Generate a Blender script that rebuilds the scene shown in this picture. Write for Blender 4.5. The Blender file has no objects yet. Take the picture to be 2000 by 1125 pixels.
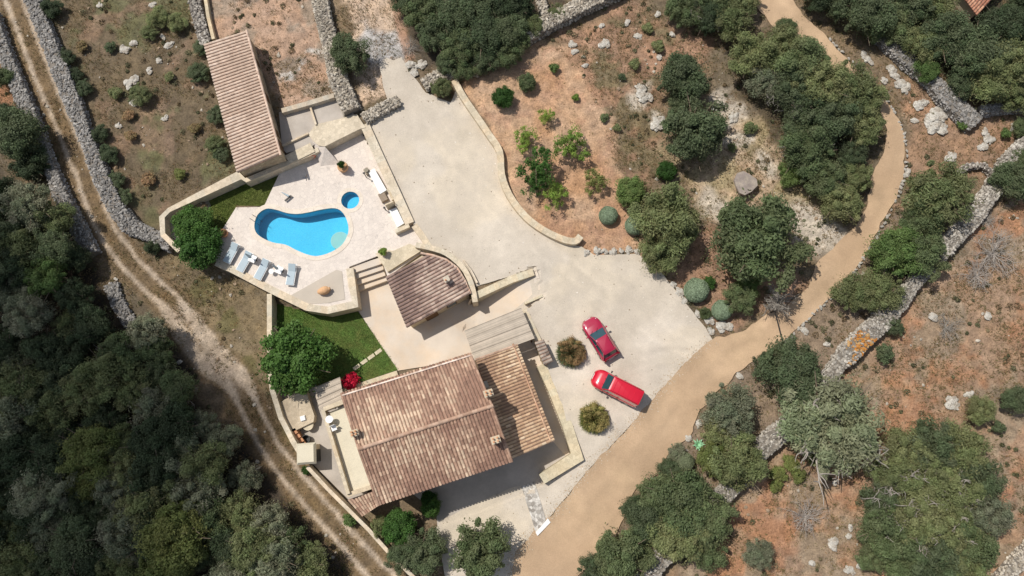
import bpy, bmesh, math, random
import numpy as np
from mathutils import Vector, geometry
random.seed(7)
rng = np.random.default_rng(7)
S = bpy.context.scene
COL = S.collection
R = math.radians
# ------------------------------------------------------------------ camera
TILT = R(12.0); D0 = 59.0; H = D0*math.cos(TILT); F = 4000.0/3.0
cam = bpy.data.cameras.new('camera'); cam.lens = 24.0; cam.sensor_width = 36.0
cam.clip_start = 0.5; cam.clip_end = 3000
co = bpy.data.objects.new('camera', cam); COL.objects.link(co)
co.location = (0, -D0*math.sin(TILT), H); co.rotation_euler = (TILT, 0, 0)
S.camera = co
# ------------------------------------------------------------------ light
SUN_EL = R(58.0); SUN_AZ = math.atan2(-0.84, 0.54)        # azimuth of the sun from +Y, clockwise positive
sd = Vector((math.sin(SUN_AZ)*math.cos(SUN_EL), math.cos(SUN_AZ)*math.cos(SUN_EL), math.sin(SUN_EL)))
w = bpy.data.worlds.new('World'); S.world = w; w.use_nodes = True
wn = w.node_tree.nodes; wl = w.node_tree.links
sky = wn.new('ShaderNodeTexSky'); sky.sky_type = 'NISHITA'; sky.sun_disc = False
sky.sun_elevation = SUN_EL; sky.sun_rotation = SUN_AZ % (2*math.pi)
bg = wn['Background']; bg.inputs[1].default_value = 0.10
hs_ = wn.new('ShaderNodeHueSaturation'); hs_.inputs['Saturation'].default_value = .62; wl.new(sky.outputs[0], hs_.inputs['Color']); wl.new(hs_.outputs[0], bg.inputs[0])
sl = bpy.data.lights.new('sun', 'SUN'); sl.energy = 3.65; sl.angle = R(0.5); sl.color = (1.0, 0.955, 0.89)
so = bpy.data.objects.new('sun', sl); COL.objects.link(so)
so.rotation_euler = sd.to_track_quat('Z', 'Y').to_euler(); so.location = sd*200
S.view_settings.view_transform = 'Standard'; S.view_settings.look = 'None'
S.view_settings.gamma = 1.0; S.view_settings.exposure = 0.0
S.cycles.max_bounces = 5; S.cycles.diffuse_bounces = 2; S.cycles.transparent_max_bounces = 6
S.cycles.transmission_bounces = 2; S.cycles.glossy_bounces = 2
S.cycles.caustics_reflective = False; S.cycles.caustics_refractive = False

# unseen cloud added above the camera to darken the western wood
def shade_cloud(cx, cy, rx, ry, dens, seed):
    r = np.random.default_rng(seed); h_ = 260.0; k = h_/sd.z
    bm = bmesh.new(); bmesh.ops.create_icosphere(bm, subdivisions=5, radius=1)
    for v in bm.verts:
        n = 1+.16*math.sin(v.co.x*5+seed)*math.cos(v.co.y*6+seed)+.09*math.sin(v.co.y*13+v.co.x*9)+.05*math.sin(v.co.x*27-v.co.y*21)
        v.co = Vector((v.co.x*rx*n, v.co.y*ry*n, v.co.z*9*n))
    me = bpy.data.meshes.new('shade_cloud'); bm.to_mesh(me); bm.free(); me.polygons.foreach_set('use_smooth', [True]*len(me.polygons))
    m = bpy.data.materials.new('shade_cloud_vapour'); m.use_nodes = True; nt = m.node_tree; L = nt.links; nt.nodes.clear()
    o_ = nt.nodes.new('ShaderNodeOutputMaterial'); t = nt.nodes.new('ShaderNodeBsdfTransparent'); d = nt.nodes.new('ShaderNodeBsdfTranslucent'); d.inputs[0].default_value = (.9, .9, .9, 1)
    lw = nt.nodes.new('ShaderNodeLayerWeight'); lw.inputs[0].default_value = .5; mr = nt.nodes.new('ShaderNodeMapRange'); mr.inputs[1].default_value = 1; mr.inputs[2].default_value = 0; mr.inputs[3].default_value = 0; mr.inputs[4].default_value = dens
    mr.interpolation_type = 'SMOOTHSTEP'
    L.new(lw.outputs['Facing'], mr.inputs[0]); ms = nt.nodes.new('ShaderNodeMixShader'); L.new(mr.outputs[0], ms.inputs[0]); L.new(t.outputs[0], ms.inputs[1]); L.new(d.outputs[0], ms.inputs[2]); L.new(ms.outputs[0], o_.inputs[0])
    me.materials.append(m); o = bpy.data.objects.new('shade_cloud', me); COL.objects.link(o); o.location = (cx+sd.x*k, cy+sd.y*k, h_); o['kind'] = 'structure'
shade_cloud(-51, -25, 29, 29, .74, 1)
# ------------------------------------------------------------------ photo pixel -> world at height z
ct, st = math.cos(TILT), math.sin(TILT)
def P(px, py, z=0.0):
    dx = (px-1000.0)/F; dy = (562.5-py)/F
    wy = dy*ct+st; wz = dy*st-ct
    s = (z-H)/wz
    return np.array([dx*s, co.location.y+wy*s, z])
def PP(pts, z=0.0): return [P(a, b, z) for a, b in pts]
def catmull(pts, n=6, closed=False):
    pts = [np.array(p, float) for p in pts]; out = []; N = len(pts)
    rngi = range(N) if closed else range(N-1)
    for i in rngi:
        p0 = pts[(i-1) % N] if closed or i > 0 else pts[i]*2-pts[i+1]
        p1 = pts[i]; p2 = pts[(i+1) % N]
        p3 = pts[(i+2) % N] if closed or i+2 < N else p2*2-p1
        for k in range(n):
            t = k/n
            out.append(0.5*((2*p1)+(-p0+p2)*t+(2*p0-5*p1+4*p2-p3)*t*t+(-p0+3*p1-3*p2+p3)*t**3))
    if not closed: out.append(pts[-1])
    return out
# ------------------------------------------------------------------ noise / polygon helpers
_T = np.random.default_rng(3).random((256, 256))
def vn(x, y, s=1.0, seed=0):
    x = np.asarray(x, float)*s+seed*17.3; y = np.asarray(y, float)*s+seed*9.7
    xi = np.floor(x).astype(int); yi = np.floor(y).astype(int); fx = x-xi; fy = y-yi
    fx = fx*fx*(3-2*fx); fy = fy*fy*(3-2*fy)
    a = _T[xi & 255, yi & 255]; b = _T[(xi+1) & 255, yi & 255]; c = _T[xi & 255, (yi+1) & 255]; d = _T[(xi+1) & 255, (yi+1) & 255]
    return (a*(1-fx)+b*fx)*(1-fy)+(c*(1-fx)+d*fx)*fy
def fbm(x, y, s=1.0, seed=0, o=4):
    v = 0; a = .5
    for i in range(o): v = v+a*vn(x, y, s*2**i, seed+i); a *= .5
    return v/(1-.5**o)
def seg_d(x, y, pts, closed=True):
    d = np.full(np.shape(x), 1e9); n = len(pts)
    for i in range(n if closed else n-1):
        ax, ay = pts[i][:2]; bx, by = pts[(i+1) % n][:2]
        vx, vy = bx-ax, by-ay; L = vx*vx+vy*vy+1e-9
        t = np.clip(((x-ax)*vx+(y-ay)*vy)/L, 0, 1)
        d = np.minimum(d, np.hypot(x-ax-t*vx, y-ay-t*vy))
    return d
def inside(x, y, pts):
    r = np.zeros(np.shape(x), bool); n = len(pts)
    for i in range(n):
        ax, ay = pts[i][:2]; bx, by = pts[(i+1) % n][:2]
        if ay == by: continue
        c = ((ay > y) != (by > y)) & (x < (bx-ax)*(y-ay)/(by-ay)+ax); r ^= c
    return r
def sdist(x, y, pts):
    d = seg_d(x, y, pts); return np.where(inside(x, y, pts), d, -d)
def sstep(a, b, v):
    t = np.clip((v-a)/(b-a), 0, 1); return t*t*(3-2*t)
# ------------------------------------------------------------------ plan (photo pixels)
CT = [(100,100,.8),(300,200,.8),(550,100,1.0),(700,100,1.0),(1000,50,1.0),(800,250,.65),(1000,420,.45),(900,450,.5),(1100,550,.1),(1300,600,.1),
 (1200,700,0),(1100,780,-.3),(1200,850,-.5),(1150,950,-.9),(1060,1040,-1.4),(950,980,-1.5),(900,1100,-1.5),(1600,550,.4),(1600,100,1.2),(1900,100,1.5),
 (1900,500,1.0),(1900,900,.2),(1500,1000,-.5),(1300,800,-.3),(200,400,0),(300,480,-.8),(450,600,-1.4),(400,700,-1.5),(550,950,-1.6),(100,800,-1.8),
 (100,1100,-2),(600,1100,-1.8),(1100,200,1.0),(1300,1050,-1.0),(620,230,1.0),(480,250,.9),(400,380,.3),(650,500,-.2),(1050,480,.4)]
_ct = np.array([list(P(a, b, z)) for a, b, z in CT])
pool_px = [(497,440),(503,420),(520,408),(540,410),(560,416),(580,418),(602,415),(630,409),(655,407),(670,416),(679,435),(680,455),(668,478),(645,493),(620,500),(600,497),(578,488),(558,478),(535,474),(515,466),(501,455)]
pool_w = catmull(PP(pool_px, 0), 4, True)
spool_c = P(684, 391, 0); spool_r = .80
spool_w = [np.array([spool_c[0]+spool_r*math.cos(a), spool_c[1]+spool_r*math.sin(a), 0]) for a in np.linspace(0, 2*math.pi, 32, endpoint=False)]
deck_px = [(430,455),(461,405),(515,404),(546,338),(612,296),(632,280),(706,255),(806,440),(826,462),(834,486),(757,541),(742,498),(682,521),(694,596),(640,611),(600,603),(540,577),(440,525),(420,508)]
deck_w = PP(deck_px, 0)
sunk_w = PP([(533,588),(600,606),(693,600),(686,528),(742,504),(757,545),(822,490),(870,503),(905,535),(922,577),(905,645),(1018,604),(1045,664),(1064,716),(1125,895),(1066,940),(1025,965),(870,1025),(735,1010),(600,900),(560,840),(530,745),(530,600)], -1.5)
ramp_a = P(925,620,-1.5); ramp_b = P(1050,555,.1)
ramp_w = PP([(912,592),(1045,524),(1064,580),(1022,610),(900,655)], -.7)
lawn2_poly_ = PP([(402,378),(470,345),(548,320),(566,326),(516,404),(463,405),(433,457),(408,440)], -.27)
def gh(x, y):
    x = np.atleast_1d(np.asarray(x, float)); y = np.atleast_1d(np.asarray(y, float))
    num = np.zeros(x.shape); den = np.zeros(x.shape)
    for a, b, c in _ct:
        ww = 1.0/(((x-a)**2+(y-b)**2)+6.0)**1.7; num += ww*c; den += ww
    z = num/den
    d = sdist(x, y, sunk_w); z = np.where(d > -.12, z+(-1.5-z)*sstep(-.12, .12, d), z)
    dr = inside(x, y, ramp_w)
    ab = (ramp_b-ramp_a)[:2]; t = np.clip(((x-ramp_a[0])*ab[0]+(y-ramp_a[1])*ab[1])/(ab@ab), 0, 1)
    z = np.where(dr, -1.5+1.6*t, z)
    dd = sdist(x, y, deck_w); z = np.where(dd > 0, np.minimum(z, -.3), z)
    z = np.where(inside(x, y, lawn2_poly_), np.minimum(z, -.45), z)
    dp = sdist(x, y, pool_w); z = np.where(dp > -.45, -2.6, z)
    z = np.where(np.hypot(x-spool_c[0], y-spool_c[1]) < spool_r+.4, -1.4, z)
    return z
def g1(x, y): return float(gh(x, y)[0])
def G(px, py):
    z = 0.0
    for _ in range(5): p = P(px, py, z); z = g1(p[0], p[1])
    return P(px, py, z)
# ------------------------------------------------------------------ materials
def lin(c):
    c = np.array(c, float)/255.0
    return tuple(np.where(c <= .04045, c/12.92, ((c+.055)/1.055)**2.4))
def N(nt, t, **kw):
    n = nt.nodes.new(t)
    for k, v in kw.items(): setattr(n, k, v)
    return n
def mat(name, col=(128,128,128), rough=.9, var=.12, scale=1.5, fine=.12, fscale=18.0, bump=.25, attr=False, spec=.3, metal=0.0, coat=0.0, transl=0.0, objvar=0.0, col2=None, c2scale=.8, bscale=None, warp=None):
    m = bpy.data.materials.new(name); m.use_nodes = True; nt = m.node_tree; L = nt.links
    b = nt.nodes['Principled BSDF']
    b.inputs['Roughness'].default_value = rough; b.inputs['Specular IOR Level'].default_value = spec
    b.inputs['Metallic'].default_value = metal; b.inputs['Coat Weight'].default_value = coat; b.inputs['Coat Roughness'].default_value = .05
    tc = N(nt, 'ShaderNodeTexCoord')
    if attr:
        a = N(nt, 'ShaderNodeAttribute'); a.attribute_name = 'col'; cur = a.outputs['Color']
        if attr == 'mul':
            mx = N(nt, 'ShaderNodeMix', data_type='RGBA', blend_type='MULTIPLY'); mx.inputs[0].default_value = 1
            mx.inputs[6].default_value = (*lin(col), 1); L.new(cur, mx.inputs[7]); cur = mx.outputs[2]
    else:
        rgb = N(nt, 'ShaderNodeRGB'); rgb.outputs[0].default_value = (*lin(col), 1); cur = rgb.outputs[0]
    if col2 is not None:
        nz = N(nt, 'ShaderNodeTexNoise'); nz.inputs['Scale'].default_value = c2scale; nz.inputs['Detail'].default_value = 6; nz.inputs['Roughness'].default_value = .65
        L.new(tc.outputs['Object'], nz.inputs['Vector'])
        mr = N(nt, 'ShaderNodeMapRange'); mr.inputs[1].default_value = .42; mr.inputs[2].default_value = .62; L.new(nz.outputs[0], mr.inputs[0])
        mx = N(nt, 'ShaderNodeMix', data_type='RGBA'); L.new(mr.outputs[0], mx.inputs[0]); L.new(cur, mx.inputs[6]); mx.inputs[7].default_value = (*lin(col2), 1); cur = mx.outputs[2]
    for sc, am, det in ((scale, var, 5), (fscale, fine, 3)):
        if am <= 0: continue
        nz = N(nt, 'ShaderNodeTexNoise'); nz.inputs['Scale'].default_value = sc; nz.inputs['Detail'].default_value = det; nz.inputs['Roughness'].default_value = .6
        L.new(tc.outputs['Object'], nz.inputs['Vector'])
        mr = N(nt, 'ShaderNodeMapRange'); mr.inputs[1].default_value = .3; mr.inputs[2].default_value = .7
        mr.inputs[3].default_value = 1-am; mr.inputs[4].default_value = 1+am; L.new(nz.outputs[0], mr.inputs[0])
        mx = N(nt, 'ShaderNodeMix', data_type='RGBA', blend_type='MULTIPLY'); mx.inputs[0].default_value = 1
        L.new(cur, mx.inputs[6]); L.new(mr.outputs[0], mx.inputs[7]); cur = mx.outputs[2]
    if objvar > 0:
        oi = N(nt, 'ShaderNodeObjectInfo'); hs = N(nt, 'ShaderNodeHueSaturation')
        mr = N(nt, 'ShaderNodeMapRange'); mr.inputs[3].default_value = 1-objvar; mr.inputs[4].default_value = 1+objvar; L.new(oi.outputs['Random'], mr.inputs[0])
        mh = N(nt, 'ShaderNodeMapRange'); mh.inputs[3].default_value = .5+objvar*.06; mh.inputs[4].default_value = .5-objvar*.06; L.new(oi.outputs['Random'], mh.inputs[0])
        L.new(mr.outputs[0], hs.inputs['Value']); L.new(mh.outputs[0], hs.inputs['Hue']); L.new(cur, hs.inputs['Color']); cur = hs.outputs[0]
    L.new(cur, b.inputs['Base Color'])
    if bump > 0:
        nz = N(nt, 'ShaderNodeTexNoise'); nz.inputs['Scale'].default_value = bscale or fscale; nz.inputs['Detail'].default_value = 4
        L.new(tc.outputs['Object'], nz.inputs['Vector'])
        bp = N(nt, 'ShaderNodeBump'); bp.inputs['Strength'].default_value = bump; bp.inputs['Distance'].default_value = .05
        L.new(nz.outputs[0], bp.inputs['Height']); L.new(bp.outputs[0], b.inputs['Normal'])
    if transl > 0:
        tr = N(nt, 'ShaderNodeBsdfTranslucent'); L.new(cur, tr.inputs[0]); ms = N(nt, 'ShaderNodeMixShader'); ms.inputs[0].default_value = transl
        L.new(b.outputs[0], ms.inputs[1]); L.new(tr.outputs[0], ms.inputs[2]); L.new(ms.outputs[0], nt.nodes['Material Output'].inputs[0])
    return m
def stone_mat(name, c1, c2, cell=2.0, mortar=.05, rough=.9, var=.15, bump=.3, attr=False):
    """paving / crazy stone: voronoi cells tinted individually, thin joints"""
    m = mat(name, c1, rough, var, .6, .08, 25, 0, attr=attr)
    nt = m.node_tree; L = nt.links; b = nt.nodes['Principled BSDF']; src = b.inputs['Base Color'].links[0].from_socket
    tc = N(nt, 'ShaderNodeTexCoord')
    vo = N(nt, 'ShaderNodeTexVoronoi'); vo.inputs['Scale'].default_value = cell; L.new(tc.outputs['Object'], vo.inputs['Vector'])
    ve = N(nt, 'ShaderNodeTexVoronoi', feature='DISTANCE_TO_EDGE'); ve.inputs['Scale'].default_value = cell; L.new(tc.outputs['Object'], ve.inputs['Vector'])
    sx = N(nt, 'ShaderNodeSeparateColor'); L.new(vo.outputs['Color'], sx.inputs[0])
    mx = N(nt, 'ShaderNodeMix', data_type='RGBA'); L.new(sx.outputs[0], mx.inputs[0]); L.new(src, mx.inputs[6]); mx.blend_type = 'MULTIPLY'; q_ = np.array(lin(c2))/np.array(lin(c1)); mx.inputs[7].default_value = (*q_, 1)
    mr = N(nt, 'ShaderNodeMapRange'); mr.inputs[1].default_value = 0; mr.inputs[2].default_value = mortar; mr.inputs[3].default_value = .78; mr.inputs[4].default_value = 1; L.new(ve.outputs[0], mr.inputs[0])
    m2 = N(nt, 'ShaderNodeMix', data_type='RGBA', blend_type='MULTIPLY'); m2.inputs[0].default_value = 1; L.new(mx.outputs[2], m2.inputs[6]); L.new(mr.outputs[0], m2.inputs[7])
    L.new(m2.outputs[2], b.inputs['Base Color'])
    bp = N(nt, 'ShaderNodeBump'); bp.inputs['Strength'].default_value = bump; bp.inputs['Distance'].default_value = .02; L.new(mr.outputs[0], bp.inputs['Height']); L.new(bp.outputs[0], b.inputs['Normal'])
    return m
M = {}
M['ground'] = mat('ground_soil', attr=True, var=.22, scale=1.2, fine=.3, fscale=7, bump=.8, bscale=6)
M['gravel'] = mat('gravel', attr='mul', col= (210,198,181), var=.08, scale=.5, fine=.10, fscale=12, bump=.3, col2=(196,184,167), c2scale=.14)
M['road'] = mat('road_earth', attr='mul', col= (190,163,132), var=.10, scale=.4, fine=.09, fscale=10, bump=.3, col2=(182,154,124), c2scale=.18)
M['patio'] = mat('patio_render', (213,200,184), var=.10, scale=.4, fine=.05, fscale=20, bump=.08, col2=(216,196,172), c2scale=.3)
M['yard'] = mat('yard_concrete', (190,180,168), var=.10, scale=.5, fine=.08, fscale=20, bump=.1, col2=(176,166,154), c2scale=.4)
M['deck'] = stone_mat('deck_paving', (229,217,204), (218,206,194), 3.4, .04, var=.06)
M['coping'] = stone_mat('coping_stone', (232,219,202), (222,208,190), 2.0, .03, var=.05)
M['walltop'] = stone_mat('limestone', (218,206,186), (200,188,168), 3.6, .05, var=.12, bump=.4, attr='mul')
M['rubble'] = mat('rubble_stone', attr=True, var=.2, scale=3, fine=.14, fscale=25, bump=.35)
M['mortar'] = mat('wall_core', (120,108,96), var=.3, scale=4, fine=.25, fscale=14, bump=.6)
M['lawn'] = mat('lawn_turf', (94,122,56), var=.25, scale=.9, fine=.35, fscale=14, bump=.7, col2=(106,112,58), c2scale=.7)
M['lawn2'] = mat('lawn_dry', (118,126,66), var=.25, scale=.8, fine=.3, fscale=14, bump=.7, col2=(84,98,42), c2scale=.5)
M['orchard'] = mat('orchard_soil', (190,154,128), var=.14, scale=.5, fine=.2, fscale=9, bump=.7, col2=(180,140,114), c2scale=.25)
M['tile'] = mat('roof_tile', attr=True, var=.16, scale=2.2, fine=.18, fscale=30, bump=.15, rough=.85)
M['tilebase'] = mat('roof_channel', (158,130,114), var=.2, scale=4, fine=.2, fscale=20, bump=.2)
M['wallr'] = mat('house_render', (202,186,160), var=.08, scale=.8, fine=.06, fscale=20, bump=.15)
M['wallstone'] = stone_mat('house_stone', (170,150,124), (196,176,146), 3.5, .06)
M['terrace'] = mat('terrace_floor', (218,208,184), var=.08, scale=.6, fine=.1, fscale=16, bump=.1)
M['cane'] = None
M['white'] = mat('white_paint', (242,240,236), rough=.5, var=.02, fine=.02, bump=.02)
M['marble'] = mat('white_counter', (240,240,236), rough=.35, var=.03, fine=.02, bump=0)
M['frame'] = mat('lounger_mesh', (176,190,196), rough=.6, var=.05, fine=.06, fscale=40, bump=.05)
M['dark'] = mat('dark_metal', (52,50,48), rough=.5, var=.1, fine=.05, bump=.03)
M['black'] = mat('black_rubber', (24,24,25), rough=.7, var=.05, fine=.05, bump=.05)
M['terracotta'] = mat('terracotta', (204,150,112), var=.12, scale=4, fine=.1, bump=.1)
M['clayjar'] = mat('clay_jar', (214,170,128), var=.12, scale=5, fine=.1, bump=.1)
M['red'] = mat('car_paint_crimson', (170,26,62), rough=.3, var=.02, fine=0, bump=0, coat=1.0, spec=.5)
M['red2'] = mat('car_paint_red', (206,16,46), rough=.3, var=.02, fine=0, bump=0, coat=1.0, spec=.5)
M['glass'] = mat('car_glass', (44,74,80), rough=.08, var=.1, scale=3, fine=0, bump=0, spec=.8, coat=.6)
M['lamp'] = mat('headlight', (225,225,225), rough=.15, var=.02, fine=0, bump=0, coat=1)
M['tail'] = mat('tail_light', (120,10,14), rough=.2, var=.02, fine=0, bump=0, coat=1)
M['chrome'] = mat('chrome', (190,190,190), rough=.2, var=.02, fine=0, bump=0, metal=1.0)
M['bark'] = mat('bark', (128,112,96), var=.25, scale=5, fine=.2, bump=.5)
M['deadwood'] = mat('dead_wood', (158,150,140), attr=False, var=.2, scale=4, fine=.2, bump=.2, objvar=.15)
M['trunkred'] = mat('bark_brown', (98,78,62), var=.25, scale=5, fine=.2, bump=.5)
M['lichen'] = mat('lichen_rock', (206,200,188), var=.25, scale=3, fine=.3, fscale=14, bump=1.0, col2=(154,144,130), c2scale=2.5)
M['slab'] = mat('table_slab', (150,138,130), var=.15, scale=1.5, fine=.12, fscale=12, bump=.4, col2=(172,160,144), c2scale=1.2)
M['orange'] = mat('lifebuoy_orange', (222,80,40), rough=.5, var=.04, fine=.03, bump=0)
M['pooltile'] = stone_mat('pool_mosaic', (128,222,246), (114,212,242), 14, .06, var=.04, bump=.05)
M['poolstep'] = mat('pool_step', (214,224,208), var=.05, fine=.08, fscale=30, bump=.05)
M['bed'] = mat('bed_gravel', (196,184,168), var=.06, scale=.8, fine=.1, fscale=30, bump=.2)
M['wood'] = mat('timber', (110,84,60), var=.2, scale=3, fine=.15, bump=.2)
def cane_mat():
    m = mat('cane_matting', (196,182,164), attr='mul', var=.12, scale=1.2, fine=.1, fscale=30, bump=.2, col2=None)
    return m
M['cane'] = cane_mat()
def water_mat():
    m = bpy.data.materials.new('pool_water'); m.use_nodes = True; nt = m.node_tree; L = nt.links
    nt.nodes.remove(nt.nodes['Principled BSDF'])
    t = N(nt, 'ShaderNodeBsdfTransparent'); t.inputs[0].default_value = (.66, .92, 1.0, 1)
    g = N(nt, 'ShaderNodeBsdfGlossy'); g.inputs['Roughness'].default_value = .03
    fr = N(nt, 'ShaderNodeFresnel'); fr.inputs[0].default_value = 1.33
    tc = N(nt, 'ShaderNodeTexCoord'); nz = N(nt, 'ShaderNodeTexNoise'); nz.inputs['Scale'].default_value = 3.5; nz.inputs['Detail'].default_value = 2
    L.new(tc.outputs['Object'], nz.inputs['Vector']); bp = N(nt, 'ShaderNodeBump'); bp.inputs['Strength'].default_value = .25; bp.inputs['Distance'].default_value = .04
    L.new(nz.outputs[0], bp.inputs['Height']); L.new(bp.outputs[0], g.inputs['Normal']); L.new(bp.outputs[0], fr.inputs['Normal'])
    ms = N(nt, 'ShaderNodeMixShader'); L.new(fr.outputs[0], ms.inputs[0]); L.new(t.outputs[0], ms.inputs[1]); L.new(g.outputs[0], ms.inputs[2])
    L.new(ms.outputs[0], nt.nodes['Material Output'].inputs[0]); return m
M['water'] = water_mat()
def leaf(name, col, transl=.42, ov=.15): return mat(name, (min(255, col[0]*1.26+9), col[1]*1.25+7, col[2]*1.23+8), rough=.6, var=.18, scale=.9, fine=0, bump=0, attr='mul', spec=.25, transl=transl, objvar=ov)
LF = {
 'dark': leaf('foliage_dark', (78,90,64)), 'deep': leaf('foliage_deep', (60,72,50)), 'olive': leaf('foliage_olive', (102,110,74)),
 'grey': leaf('foliage_grey', (108,114,92)), 'mid': leaf('foliage_mid', (88,100,68)), 'bright': leaf('foliage_bright', (86,106,60)),
 'yellow': leaf('foliage_yellow', (98,106,60)), 'citrus': leaf('foliage_citrus', (50,78,34)), 'laurel': leaf('foliage_laurel', (62,92,42)),
 'pale': leaf('foliage_pale', (116,124,96)), 'santolina': leaf('foliage_silver', (112,128,104), .15, .05), 'rust': leaf('foliage_rust', (114,96,64), .2, .05),
 'gold': leaf('foliage_gold', (126,118,72), .2, .05), 'magenta': leaf('bougainvillea', (160,22,48), .2, .05), 'agave': leaf('agave_leaf', (132,176,140), .1, .05),
 'twig': leaf('twig_grey', (138,132,126), .0, .12), 'fig': leaf('foliage_fig', (106,128,58)), 'brown': leaf('foliage_brown', (112,96,66), .2, .2)}
# ------------------------------------------------------------------ mesh collector
class MB:
    def __init__(s): s.v = []; s.f = []; s.c = []
    def add(s, vs, fs, col=(1, 1, 1)):
        o = len(s.v); s.v.extend([tuple(map(float, v)) for v in vs]); s.f.extend([tuple(i+o for i in f) for f in fs])
        s.c.extend([col]*len(fs) if not isinstance(col, list) else col)
    def prism(s, poly, z0, z1, col=(1, 1, 1), top=True, bottom=False):
        """poly: list of xy(z); z0/z1 floats or lists"""
        n = len(poly); a = sum(poly[i][0]*poly[(i+1) % n][1]-poly[(i+1) % n][0]*poly[i][1] for i in range(n))
        if a < 0:
            poly = poly[::-1]
            if not np.isscalar(z0): z0 = z0[::-1]
            if not np.isscalar(z1): z1 = z1[::-1]
        z0 = [z0]*n if np.isscalar(z0) else z0; z1 = [z1]*n if np.isscalar(z1) else z1
        vs = [(p[0], p[1], z0[i]) for i, p in enumerate(poly)]+[(p[0], p[1], z1[i]) for i, p in enumerate(poly)]
        fs = [(i, (i+1) % n, n+(i+1) % n, n+i) for i in range(n)]
        if top:
            tri = geometry.tessellate_polygon([[Vector((p[0], p[1], 0)) for p in poly]]) if n > 4 else [(0, 1, 2, 3)[:n]]
            for t in tri:
                t = list(t)
                if n > 4:
                    A = [poly[k] for k in t]; ar = (A[1][0]-A[0][0])*(A[2][1]-A[0][1])-(A[2][0]-A[0][0])*(A[1][1]-A[0][1])
                    if ar < 0: t = t[::-1]
                fs.append(tuple(n+k for k in t))
                if bottom: fs.append(tuple(k for k in t[::-1]))
        s.add(vs, fs, col)
    def box(s, c, d, rz=0, col=(1, 1, 1), taper=1.0, tilt=None):
        x, y, z = d[0]/2, d[1]/2, d[2]/2; vs = []
        for sz in (-1, 1):
            k = 1 if sz < 0 else taper
            for sx, sy in ((-1, -1), (1, -1), (1, 1), (-1, 1)): vs.append([sx*x*k, sy*y*k, sz*z])
        vs = np.array(vs)
        if tilt is not None:
            ax, an = tilt; ca, sa = math.cos(an), math.sin(an)
            Rm = np.array([[1, 0, 0], [0, ca, -sa], [0, sa, ca]]) if ax == 'x' else np.array([[ca, 0, sa], [0, 1, 0], [-sa, 0, ca]])
            vs = vs@Rm.T
        ca, sa = math.cos(rz), math.sin(rz); vs = vs@np.array([[ca, -sa, 0], [sa, ca, 0], [0, 0, 1]]).T+np.array(c)
        s.add(vs, [(0, 3, 2, 1), (4, 5, 6, 7), (0, 1, 5, 4), (1, 2, 6, 5), (2, 3, 7, 6), (3, 0, 4, 7)], col)
    def tube(s, pts, r, n=6, col=(1, 1, 1), cap=True):
        pts = [np.array(p, float) for p in pts]; r = [r]*len(pts) if np.isscalar(r) else r; vs = []; fs = []
        for i, p in enumerate(pts):
            d = pts[min(i+1, len(pts)-1)]-pts[max(i-1, 0)]; d = d/(np.linalg.norm(d)+1e-9)
            u = np.cross(d, (0, 0, 1)) if abs(d[2]) < .9 else np.cross(d, (1, 0, 0)); u /= np.linalg.norm(u); v = np.cross(d, u)
            for k in range(n):
                a = 2*math.pi*k/n; vs.append(p+r[i]*(u*math.cos(a)+v*math.sin(a)))
        for i in range(len(pts)-1):
            for k in range(n): fs.append((i*n+k, (i+1)*n+k, (i+1)*n+(k+1) % n, i*n+(k+1) % n))
        if cap: fs.append(tuple(range(n))); fs.append(tuple((len(pts)-1)*n+k for k in range(n))[::-1])
        s.add(vs, fs, col)
    def lathe(s, c, prof, n=20, col=(1, 1, 1)):
        vs = []; fs = []
        for r, z in prof:
            for k in range(n): a = 2*math.pi*k/n; vs.append((c[0]+r*math.cos(a), c[1]+r*math.sin(a), c[2]+z))
        for i in range(len(prof)-1):
            for k in range(n): fs.append((i*n+k, i*n+(k+1) % n, (i+1)*n+(k+1) % n, (i+1)*n+k))
        fs.append(tuple(range(n))[::-1]); fs.append(tuple((len(prof)-1)*n+k for k in range(n)))
        s.add(vs, fs, col)
    def rock(s, c, r, col=(1, 1, 1), seed=None, jit=.28):
        j = 1+(rng.random((12, 1))-.5)*2*jit; v = _ico*j*np.array(r)
        a = rng.random()*6.28; ca, sa = math.cos(a), math.sin(a); v = v@np.array([[ca, -sa, 0], [sa, ca, 0], [0, 0, 1]]).T+np.array(c)
        s.add(v, _icof, col)
_g = (1+5**.5)/2
_ico = np.array([(-1, _g, 0), (1, _g, 0), (-1, -_g, 0), (1, -_g, 0), (0, -1, _g), (0, 1, _g), (0, -1, -_g), (0, 1, -_g), (_g, 0, -1), (_g, 0, 1), (-_g, 0, -1), (-_g, 0, 1)], float); _ico /= np.linalg.norm(_ico[0])
_icof = [(0, 11, 5), (0, 5, 1), (0, 1, 7), (0, 7, 10), (0, 10, 11), (1, 5, 9), (5, 11, 4), (11, 10, 2), (10, 7, 6), (7, 1, 8), (3, 9, 4), (3, 4, 2), (3, 2, 6), (3, 6, 8), (3, 8, 9), (4, 9, 5), (2, 4, 11), (6, 2, 10), (8, 6, 7), (9, 8, 1)]
ORG = {}
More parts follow.
